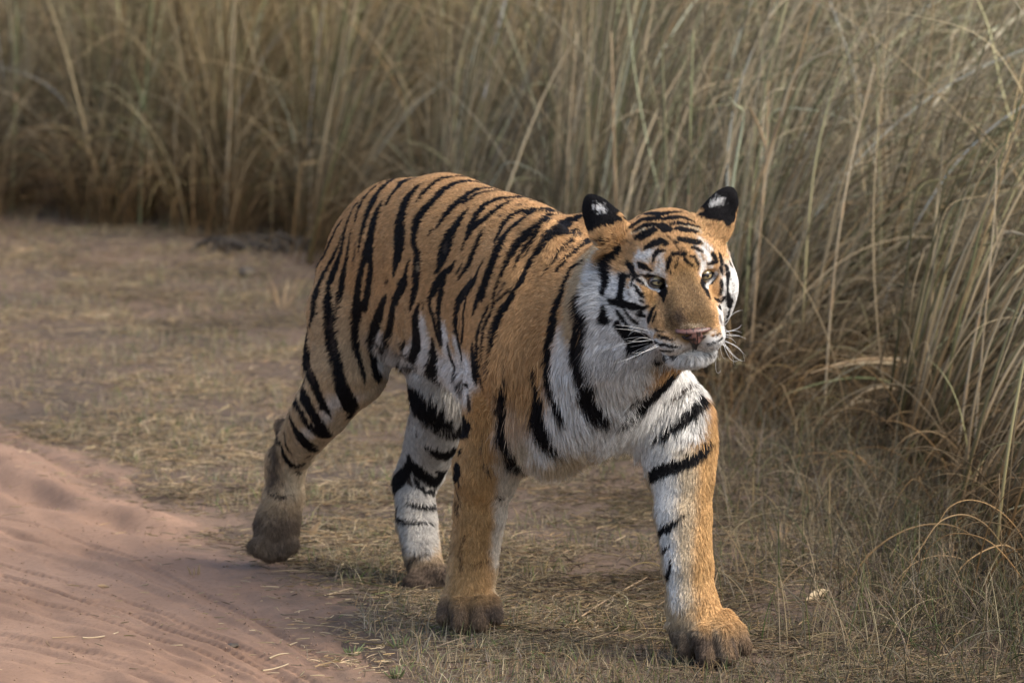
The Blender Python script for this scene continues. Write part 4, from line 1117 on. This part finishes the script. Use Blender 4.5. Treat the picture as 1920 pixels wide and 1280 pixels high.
for k, ec in enumerate(EYES):
    g = GAZE; u_ = nrm(hu - g * (hu @ g)); s_ = nrm(np.cross(g, u_)); s_ = s_ if s_ @ hs > 0 else -s_
    R = .0165; nr, na = 26, 40
    V, Cc = [ec + g * R], [(.004, .004, .004)]
    for i in range(1, nr + 1):
        th = (i / nr) ** 1.15 * 1.9
        for j in range(na):
            ph = 2 * PI * j / na
            V.append(ec + R * (g * math.cos(th) + math.sin(th) * (s_ * math.cos(ph) + u_ * math.sin(ph))) + g * (.0012 * max(0, 1 - (th / .72) ** 2)))
            if th < .20: c = (.004, .004, .004)
            elif th < .84:
                v = .85 + .3 * math.sin(ph * 17) * math.sin(ph * 7 + 2)
                c = (.36 * v, .285 * v, .15 * v) if th > .34 else (.30 * v, .24 * v, .12 * v)
            elif th < .92: c = (.03, .02, .012)
            else: c = (.16, .12, .10)
            Cc.append(c)
    F = [(0, 1 + j, 1 + (j + 1) % na) for j in range(na)]
    F4 = [(1 + i * na + j, 1 + (i + 1) * na + j, 1 + (i + 1) * na + (j + 1) % na, 1 + i * na + (j + 1) % na) for i in range(nr - 1) for j in range(na)]
    F4 += [(a, b_i, c, c) for a, b_i, c in ()]
    me = bpy.data.meshes.new('eye')
    me.from_pydata(local(V), [], F + F4); me.polygons.foreach_set('use_smooth', [True] * len(me.polygons)); me.update()
    vcol(me, np.array(Cc))
    link('eye', me, tiger, eye_mat)
    # lids: a dark skin shell with an almond opening
    Rl = R + .0016
    side = -1 if k == 0 else 1          # outer corner direction in s
    outer, inner = [], []
    V = []; na2 = 48; rings = 5
    for j in range(na2):
        ph = 2 * PI * j / na2
        x, y = math.cos(ph), math.sin(ph)
        ax = .0130 * x; ay = (.0025 if y > 0 else .0052) * y * (1 - .25 * x * x)
        tilt = .24 * side * 1.0
        bx, by = ax * math.cos(tilt) - ay * math.sin(tilt), ax * math.sin(tilt) + ay * math.cos(tilt)
        for r_ in range(rings):
            t = r_ / (rings - 1)
            ox, oy = .0152 * x, .0092 * y
            px, py = bx + (ox - bx) * t, by + (oy - by) * t
            rr = math.hypot(px, py)
            zz_ = math.sqrt(max(Rl * Rl - min(rr, Rl * .97) ** 2, 1e-9)) + .0009 * math.sin(t * PI) - (.003 * t * t)
            V.append(ec + s_ * px + u_ * (py - .0008) + g * zz_)
    F = [(j * rings + r_, ((j + 1) % na2) * rings + r_, ((j + 1) % na2) * rings + r_ + 1, j * rings + r_ + 1) for j in range(na2) for r_ in range(rings - 1)]
    me = bpy.data.meshes.new('eyelid')
    me.from_pydata(local(V), [], F); me.polygons.foreach_set('use_smooth', [True] * len(me.polygons)); me.update()
    link('eyelid', me, tiger, lid_mat)

# nose leather
NS = Sculpt()
def NP(f, s, u): return H(.104 + f, -.003 + s, -.089 + u)
NS.ell(NP(-.014, 0, .005), (.022, .038, .010), HB, .006)
NS.ell(NP(-.012, 0, -.004), (.020, .029, .013), HB, .006)
NS.ell(NP(-.012, 0, -.014), (.019, .012, .013), HB, .006)
NS.ell(NP(-.016, 0, -.026), (.018, .004, .012), HB, .005)
for sg in (-1, 1):
    NS.cone(NP(-.012, sg * .022, .004), NP(-.016, sg * .034, .008), .008, .005, .004)
    NS.ell(NP(.004, sg * .0185, -.0025), (.010, .0085, .0034), (hf, nrm(hs - sg * .45 * hu), nrm(hu + sg * .45 * hs)), .002, -1)
    NS.ell(NP(-.002, sg * .029, .0005), (.010, .0075, .0026), (hf, nrm(hs + sg * .3 * hu), nrm(hu - sg * .3 * hs)), .002, -1)
NS.ell(NP(.010, 0, -.012), (.006, .0012, .016), HB, .002, -1)
NV, NF = NS.mesh(.0009)
me = mesh_from('nose', NV - SC, NF)
q = NV - NP(0, 0, 0)
spk = fnoise(NV, .0035, 2); spk2 = vnoise(NV, .0016, 4)
side_d = sstep(.010, .022, np.abs(q @ hs) + np.clip(-(q @ hu) * .3, 0, .01))
dk = np.clip(sstep(.53, .66, spk) + sstep(.70, .80, spk2) * .8 + side_d * sstep(.006, -.002, q @ hu) + sstep(-.017, -.022, q @ hu), 0, 1)[:, None]
NCc = np.array((.15, .072, .058)) * (.8 + .4 * spk2[:, None]); NCc = NCc + (np.array((.012, .009, .009)) - NCc) * dk
vcol(me, NCc)
nose_mat = strand_mat('nose_leather', .42, .5)
link('nose', me, tiger, nose_mat)

# whiskers
wh_mat = rgb_mat('whisker', (.80, .78, .74), .35, .5)
def tube(pts, r0, r1, sides=5):
    pts = np.asarray(pts, float); n_ = len(pts)
    t = np.gradient(pts, axis=0); t /= np.linalg.norm(t, axis=1)[:, None]
    ref = np.array([.13, .21, .97]); a = np.cross(t, ref); a /= np.linalg.norm(a, axis=1)[:, None]; b__ = np.cross(t, a)
    V = []
    for i in range(n_):
        r_ = r0 + (r1 - r0) * i / (n_ - 1)
        for j in range(sides):
            ph = 2 * PI * j / sides; V.append(pts[i] + r_ * (a[i] * math.cos(ph) + b__[i] * math.sin(ph)))
    F = [(i * sides + j, i * sides + (j + 1) % sides, (i + 1) * sides + (j + 1) % sides, (i + 1) * sides + j) for i in range(n_ - 1) for j in range(sides)]
    return np.array(V), np.array(F)
# (start) -> (mid) -> (tip) as seen in the photograph, with depth change at the tip
WH = [((1222,622),(1192,614),(1155,609)), ((1219,627),(1185,619),(1150,616)), ((1217,633),(1195,632),(1170,636)), ((1216,638),(1170,645),(1124,661)),
      ((1217,643),(1199,647),(1182,650)), ((1234,644),(1190,668),(1144,682)), ((1222,647),(1180,672),(1153,697)), ((1236,647),(1212,658),(1186,662)),
      ((1230,652),(1205,668),(1187,694)), ((1242,659),(1222,672),(1209,686)), ((1215,650),(1200,668),(1190,687)), ((1236,655),(1216,662),(1201,684)),
      ((1246,664),(1241,672),(1238,678)), ((1212,632),(1192,621),(1178,630)), ((1226,640),(1206,633),(1185,640)), ((1219,646),(1196,656),(1184,662)),
      ((1352,611),(1375,588),(1392,582)), ((1357,622),(1380,617),(1390,609)), ((1357,625),(1375,620),(1391,624)), ((1358,628),(1378,628),(1399,635)),
      ((1356,632),(1370,634),(1380,644)), ((1356,637),(1380,650),(1399,667)), ((1355,640),(1385,652),(1396,676)), ((1352,642),(1375,665),(1390,676)),
      ((1348,646),(1368,655),(1376,684)), ((1350,650),(1370,662),(1397,677)), ((1344,655),(1352,660),(1361,672)), ((1340,658),(1346,664),(1351,673)),
      ((1329,679),(1342,688),(1352,694)), ((1356,618),(1366,622),(1372,634)), ((1354,648),(1366,668),(1385,675)), ((1337,662),(1341,670),(1340,677)),
      ((1358,626),(1372,630),(1386,629)), ((1352,640),(1362,650),(1370,668)), ((1228,655),(1215,668),(1203,692)), ((1225,636),(1200,640),(1176,639))]
for (s0, m0, t0) in WH:
    p0 = cast(s0[0], s0[1], False)
    if p0 is None: p0 = H(.05, .06, -.10)
    left_side = s0[0] < 1290
    Y0 = min(p0[1], HO[1] + .02)
    Y1 = Y0 + (.01 if left_side else -.005); Y2 = Y0 + (.03 if left_side else .02)
    if left_side: Y1, Y2 = Y0 - .02, Y0 - .03
    A = p0; Bp = at(m0[0], m0[1], Y1); Cp = at(t0[0], t0[1], Y2)
    Bq = 2 * Bp - .5 * (A + Cp)
    ts_ = np.linspace(0, 1, 10)[:, None]
    cur = (1 - ts_) ** 2 * A + 2 * ts_ * (1 - ts_) * Bq + ts_ ** 2 * Cp
    V, F = tube(cur - SC, .00048, .00012)
    link('whisker', mesh_from('whisker', V, F), tiger, wh_mat)

# ---------------------------------------------------------------- single stalks, leaves, straws, clods
def pt_surface(x, y): return float(surf(np.array([x]), np.array([y]))[0])
def leaf_strip(pts, w, fold=.25, prof=(.5, 1, .9, .6, .08)):
    """a folded blade with real thickness along a curved midrib"""
    pts = np.asarray(pts, float); n_ = len(pts)
    t = np.gradient(pts, axis=0); t /= np.linalg.norm(t, axis=1)[:, None]
    side = np.cross(t, np.array([.05, -1.0, .12])); side /= np.linalg.norm(side, axis=1)[:, None]
    up_ = np.cross(side, t)
    ww = np.interp(np.linspace(0, 1, n_), np.linspace(0, 1, len(prof)), prof) * w * .5
    th = .0006
    V = []
    for i in range(n_):
        for s_, h_ in ((-1, fold), (0, 0), (1, fold)):
            V.append(pts[i] + side[i] * ww[i] * s_ + up_[i] * (ww[i] * h_ + th))
        for s_, h_ in ((1, fold), (0, 0), (-1, fold)):
            V.append(pts[i] + side[i] * ww[i] * s_ + up_[i] * (ww[i] * h_ - th))
    F = [(i * 6 + j, i * 6 + (j + 1) % 6, (i + 1) * 6 + (j + 1) % 6, (i + 1) * 6 + j) for i in range(n_ - 1) for j in range(6)]
    return np.array(V), np.array(F)
def bez(P, n_=14):
    P = [np.asarray(p, float) for p in P]
    out_ = []
    for t in np.linspace(0, 1, n_):
        q_ = list(P)
        while len(q_) > 1: q_ = [a + (b2 - a) * t for a, b2 in zip(q_[:-1], q_[1:])]
        out_.append(q_[0])
    return np.array(out_)
def plant_mat(name, c1, c2):
    m, t, b = node_mat(name)
    tc = ns(t, 'ShaderNodeTexCoord'); n1 = ns(t, 'ShaderNodeTexNoise', Scale=14.0, Detail=4.0)
    mp = ns(t, 'ShaderNodeMapping'); mp.inputs['Scale'].default_value = (1, 1, .25)
    t.links.new(tc.outputs['Object'], mp.inputs[0]); t.links.new(mp.outputs[0], n1.inputs['Vector'])
    r_ = ns(t, 'ShaderNodeValToRGB'); r_.color_ramp.elements[0].position = .35; r_.color_ramp.elements[1].position = .65
    r_.color_ramp.elements[0].color = (*c1, 1); r_.color_ramp.elements[1].color = (*c2, 1)
    t.links.new(n1.outputs['Fac'], r_.inputs['Fac']); t.links.new(r_.outputs['Color'], b.inputs['Base Color'])
    b.inputs['Roughness'].default_value = .6; b.inputs['Specular IOR Level'].default_value = .25
    return m
M_PALE = plant_mat('pale_reed', (.36, .27, .165), (.50, .40, .26))
M_OCHRE = plant_mat('ochre_reed', (.30, .20, .11), (.44, .32, .19))
M_GREEN = plant_mat('green_reed', (.17, .21, .09), (.36, .33, .18))
M_GREENL = plant_mat('green_leaf', (.10, .125, .05), (.17, .18, .08))
M_DRY = plant_mat('dry_leaf', (.24, .16, .09), (.38, .27, .16))
M_DARKW = plant_mat('dark_twig', (.035, .028, .022), (.09, .07, .05))

def reed(base_uv, vias, Y, r_, mat_, label, leaves=()):
    """stalk rooted on the ground at depth Y, passing the given photo positions"""
    b0 = at(base_uv[0], base_uv[1], Y); b0[2] = pt_surface(b0[0], b0[1]) - .01
    P_ = [b0] + [at(u, v, Y + dy) for u, v, dy in vias]
    root = empty('reed_stalk', tuple(b0)); tag(root, label, 'reed stalk')
    c_ = bez(P_, 22)
    r_ = r_ * .78
    V, F = tube(c_ - b0, r_, r_ * .5, 7)
    link('stem', mesh_from('stem', V, F), root, mat_)
    for k_, (t0, du, dv, w) in enumerate(leaves):
        s0 = c_[int(t0 * 21)]; L_ = math.hypot(du, dv) / 880
        d_ = np.array([du, 0, -dv]) / math.hypot(du, dv)
        pl = bez([s0, s0 + .45 * L_ * (d_ * .6 + zz * .5), s0 + L_ * d_ + np.array([0, -.06, 0])], 10)
        V, F = leaf_strip(pl - b0, w)
        link('leaf', mesh_from('leaf', V, F), root, mat_)
    for t0 in (.25, .5):
        i0 = int(t0 * 21); V, F = tube(c_[i0:i0 + 2] - b0, r_ * 1.25, r_ * 1.15, 8)
        link('node', mesh_from('node', V[:], F), root, M_OCHRE)
YB = lambda u: float(np.interp(u, [0, 300, 560, 850, 1100, 1330, 1520, 1700, 1920], [g[1] for g in FRONT[1:10]]))
reed((422, 436), [(425, 300, 0), (436, 150, 0), (442, -60, .1)], YB(424) - .15, .0065, M_PALE, 'tall pale reed left of the tiger, straight and rising out of the picture')
reed((580, 448), [(581, 380, 0), (584, 280, 0)], YB(580) - .2, .0080, M_PALE, 'short pale cut reed above the hips of the tiger', ())
reed((262, 428), [(262, 300, 0), (272, 160, 0), (290, -40, .1)], YB(262) - .15, .0062, M_GREEN, 'greenish reed in the left half with a forked leaf', ((.55, -40, -150, .014),))
reed((22, 405), [(26, 250, 0), (34, 120, 0), (30, -60, .1)], YB(20) - .1, .0062, M_GREEN, 'green tinged reed nearest the left edge')
reed((1059, 560), [(1060, 400, 0), (1063, 250, 0), (1082, 60, .1)], YB(1060) - .2, .0052, M_PALE, 'thin pale reed just left of the near ear of the tiger')
reed((1158, 560), [(1156, 380, 0), (1150, 240, 0), (1146, 60, .1)], YB(1150) - .2, .0055, M_OCHRE, 'ochre reed rising behind the head between the two ears')
reed((1290, 650), [(1288, 450, 0), (1292, 300, 0), (1300, 60, .1)], YB(1290) - .25, .0045, M_GREEN, 'slim green reed beside the far ear')
reed((1400, 720), [(1425, 420, 0), (1442, 260, 0), (1440, 150, 0)], YB(1430) - .1, .0050, M_OCHRE, 'thick ochre reed with a bleached joint, right of the tiger', ((.6, 60, -190, .012), (.7, -50, -120, .010)))
reed((1350, 760), [(1348, 700, 0), (1352, 620, 0), (1350, 560, 0)], YB(1345) - .30, .0062, M_PALE, 'broken pale reed stub right beside the chest of the tiger')
reed((1545, 640), [(1560, 420, 0), (1590, 320, 0), (1640, 120, .1)], YB(1560) - .35, .0042, M_PALE, 'long pale reed arching right in the right half')
reed((1790, 860), [(1815, 640, 0), (1850, 520, 0), (1885, 425, 0)], YB(1800) - .35, .0046, M_PALE, 'bleached leaning reed with a broken top near the right edge', ((.97, 60, 4, .009), (.9, -14, -120, .007)))
reed((1822, 850), [(1838, 620, 0), (1870, 420, 0), (1868, 300, 0)], YB(1830) - .30, .0036, M_PALE, 'thin pale reed crossing behind the broken reed at the right edge')
reed((1110, 640), [(1290, 560, 0), (1400, 420, 0), (1560, 210, .1)], YB(1200) + .1, .0036, M_PALE, 'long slanting reed leaning right behind the head')

# bent tussock at the right
c0 = gat(1650, 812); c0[2] = pt_surface(c0[0], c0[1])
tus = empty('grass_tussock', tuple(c0)); tag(tus, 'collapsed tussock of bent pale leaves arching at the right', 'grass tussock')
YT = c0[1] - .22
for (p_, w, m_) in ((((1800, 740), (1720, 650), (1600, 665), (1520, 700)), .012, M_OCHRE), (((1790, 720), (1700, 672), (1620, 672), (1555, 692)), .010, M_PALE),
                    (((1760, 800), (1700, 690), (1600, 690), (1470, 740)), .007, M_GREEN), (((1740, 810), (1690, 700), (1640, 700), (1560, 790)), .008, M_PALE),
                    (((1780, 800), (1760, 700), (1650, 720), (1610, 800)), .007, M_DRY), (((1820, 790), (1760, 690), (1690, 700), (1640, 770)), .008, M_DRY),
                    (((1700, 820), (1660, 730), (1600, 730), (1540, 810)), .006, M_PALE), (((1720, 810), (1690, 740), (1660, 740), (1650, 830)), .007, M_DRY),
                    (((1840, 800), (1780, 720), (1740, 700), (1700, 780)), .007, M_PALE), (((1680, 820), (1640, 760), (1590, 770), (1500, 860)), .006, M_DRY)):
    pl = bez([at(u, v, YT + .15 - .10 * i_) for i_, (u, v) in enumerate(p_)], 16)
    V, F = leaf_strip(pl - c0, w); link('leaf', mesh_from('leaf', V, F), tus, m_)

def ground_piece(name, label, cat, uvs, w, mat_, lift=.008, kind='leaf', group=None, mid=.0):
    P_ = []
    for i_, (u, v) in enumerate(uvs):
        g_ = gat(u, v); g_[2] = pt_surface(g_[0], g_[1]) + lift + mid * math.sin(i_ / max(1, len(uvs) - 1) * PI); P_.append(g_)
    c_ = bez(P_, 9); o0 = c_[0].copy()
    V, F = leaf_strip(c_ - o0, w, prof=(.3, 1, .9, .3)) if kind == 'leaf' else tube(c_ - o0, w * .5, w * .3, 6)
    o = link(name, mesh_from(name, V, F), None, mat_); o.location = o0; tag(o, label, cat, group)
ground_piece('dry_leaf', 'pale curled dry leaf on the litter right of the front paw', 'leaf', [(1512, 1126), (1530, 1114), (1553, 1110)], .022, M_PALE)
ground_piece('straw', 'longest bright straw at the bottom edge of the dirt track', 'straw', [(492, 1272), (515, 1266), (541, 1261)], .004, M_PALE, .004, 'tube')
ground_piece('straw', 'short pale straw low on the track beside the litter', 'straw', [(505, 1248), (525, 1242), (543, 1240)], .004, M_PALE, .004, 'tube')
ground_piece('straw', 'pale straw in the lower left, lying across the track', 'straw', [(155, 1211), (190, 1208), (222, 1198)], .004, M_PALE, .004, 'tube')
ground_piece('straw', 'thin straw at mid left on the track', 'straw', [(98, 1212), (118, 1211), (142, 1209)], .003, M_OCHRE, .004, 'tube')
ground_piece('straw', 'tiny yellow straw fragment on the track under the litter edge', 'straw', [(183, 1112), (195, 1109), (205, 1111)], .008, M_OCHRE, .004, 'leaf')
ground_piece('straw', 'short straw on the track pointing at the paw', 'straw', [(543, 1218), (550, 1214), (557, 1212)], .004, M_PALE, .004, 'tube')
ground_piece('straw', 'long fallen stem lying in front of the far front leg', 'straw', [(1075, 1172), (1130, 1130), (1215, 1085)], .004, M_DRY, .010, 'tube')
ground_piece('straw', 'bent fallen stem right of the front paws', 'straw', [(1484, 1062), (1530, 1080), (1532, 1108)], .005, M_OCHRE, .014, 'tube')
ground_piece('straw', 'forked pale stem lying among the litter at the far right', 'straw', [(1700, 1015), (1760, 1060), (1850, 1130)], .004, M_GREEN, .016, 'tube')
# loose grit and crumbs of earth on the track
gv, gf = [], []
oct_ = np.array([(1, 0, 0), (-1, 0, 0), (0, 1, 0), (0, -1, 0), (0, 0, 1), (0, 0, -1)], float)
of_ = np.array([(0, 2, 4), (2, 1, 4), (1, 3, 4), (3, 0, 4), (2, 0, 5), (1, 2, 5), (3, 1, 5), (0, 3, 5)])
x, y = sample_xy(16000, (-100, 900), (780, 1330)); d_ = in_track(x, y)
m = (d_ > -.05) & (rng.random(len(x)) < .25 + .9 * np.exp(-np.clip(d_, 0, 9) / .12)); x, y = x[m], y[m]; z = surf(x, y)
for i_ in range(len(x)):
    r_ = .0009 + .0030 * rng.random() ** 6
    gv.append(oct_ * r_ * rng.uniform(.6, 1.2, (6, 1)) @ np.diag([1.2, 1, .7]) + np.array([x[i_], y[i_], z[i_] + r_ * .3])); gf.append(of_ + 6 * i_)
tag(link('loose_grit', mesh_from('loose_grit', np.concatenate(gv), np.concatenate(gf), False), None, earth_mat('crumbs', (.24, .155, .105), (.33, .22, .155), (.18, .12, .08), 8.0, 60, .3)), 'loose grit and crumbs of earth scattered on the track', 'grit', kind='stuff')
# upright brown leaf beside the lifted paw, dried weed on the track edge
g_ = gat(590, 1006); g_[2] = pt_surface(g_[0], g_[1])
V, F = leaf_strip(bez([g_ + np.array([-.012, 0, 0]), g_ + np.array([.0, 0, .02]), g_ + np.array([.014, 0, .038])], 7) - g_, .020, prof=(.8, 1, .5, .1))
o = link('dry_leaf', mesh_from('dry_leaf', V, F), None, M_DRY); o.location = g_; tag(o, 'small brown leaf standing upright beside the lifted hind paw', 'leaf')
def sprig(label, u, v, n_, hgt, mat_, spread=.8, name='weed_sprig', cat='weed', w=.004):
    g_ = gat(u, v); g_[2] = pt_surface(g_[0], g_[1]) - .003
    r_ = empty(name, tuple(g_)); tag(r_, label, cat)
    for k_ in range(n_):
        a_2 = rng.uniform(0, 2 * PI); h_ = hgt * rng.uniform(.5, 1.1); sp_ = spread * h_ * rng.uniform(.3, 1)
        b0 = np.array([math.cos(a_2), math.sin(a_2), 0]) * .008
        e_ = np.array([math.cos(a_2) * sp_, math.sin(a_2) * sp_, h_])
        V, F = leaf_strip(bez([b0, b0 + e_ * .5 + zz * h_ * .15, e_], 7), w, prof=(.7, 1, .7, .1))
        link('leaf', mesh_from('leaf', V, F), r_, mat_)
sprig('little dried weed at the border of the track, left of centre', 366, 1082, 7, .035, M_DRY)
sprig('low green grass tuft at the corner of track and litter', 660, 1232, 16, .022, M_GREENL, 1.9, 'green_tuft', 'grass tuft')
sprig('green grass tuft cut by the bottom edge of the picture', 742, 1276, 12, .026, M_GREENL, 1.5, 'green_tuft', 'grass tuft')
sprig('flat green tuft under the near front paw', 745, 1218, 10, .028, M_GREENL, 1.8, 'green_tuft', 'grass tuft')
sprig('orange dried weed standing in the litter right of the far front leg', 1462, 1020, 8, .050, M_OCHRE, .5)
sprig('dry yellow sprig at the right edge, taller than the grass round it', 1775, 1090, 12, .11, M_OCHRE, .5)
sprig('pale dry sprig below the collapsed tussock', 1640, 905, 12, .10, M_PALE, .6)
sprig('yellowish blade cluster in front of the far grass, left of the rump', 530, 590, 7, .13, M_OCHRE, .9, w=.005)
# dark clod and dead root heap at the foot of the far grass
def clod(label, u, v, r_, sq=.6):
    g_ = gat(u, v); g_[2] = pt_surface(g_[0], g_[1])
    Sx = Sculpt()
    for k_ in range(5):
        o_ = rng.normal(0, r_ * .35, 3); o_[2] = abs(o_[2]) * .4
        Sx.ell(o_ + np.array([0, 0, r_ * .15]), (r_ * rng.uniform(.5, .8), r_ * rng.uniform(.5, .8), r_ * sq * rng.uniform(.5, .8)), np.eye(3), r_ * .2)
    V, F = Sx.mesh(r_ / 9); V = V + (fnoise(V, r_ * .5, 1)[:, None] - .5) * r_ * .3
    o = link('clod', mesh_from('clod', V, F), None, M_DARKW); o.location = g_; tag(o, label, 'clod')
clod('small black clod in the dry grass left of the rump', 462, 532, .035, .8)
clod('dark earth clod at the edge of the track below the litter', 436, 1222, .012, .5)
tw = gat(505, 492); tw[2] = pt_surface(tw[0], tw[1])
heap = empty('root_heap', tuple(tw)); tag(heap, 'dark heap of dead roots at the foot of the tall grass', 'root heap')
for k_ in range(34):
    a_2 = rng.uniform(0, 2 * PI); L_ = rng.uniform(.10, .26)
    s0 = np.array([rng.normal(0, .16), rng.normal(0, .07), .01]); e_ = s0 + np.array([math.cos(a_2) * L_, math.sin(a_2) * L_ * .5, rng.uniform(-.01, .03)])
    V, F = tube(bez([s0, (s0 + e_) / 2 + zz * rng.uniform(.03, .09), e_], 8), .006, .002, 5)
    link('root', mesh_from('root', V, F), heap, M_DARKW)
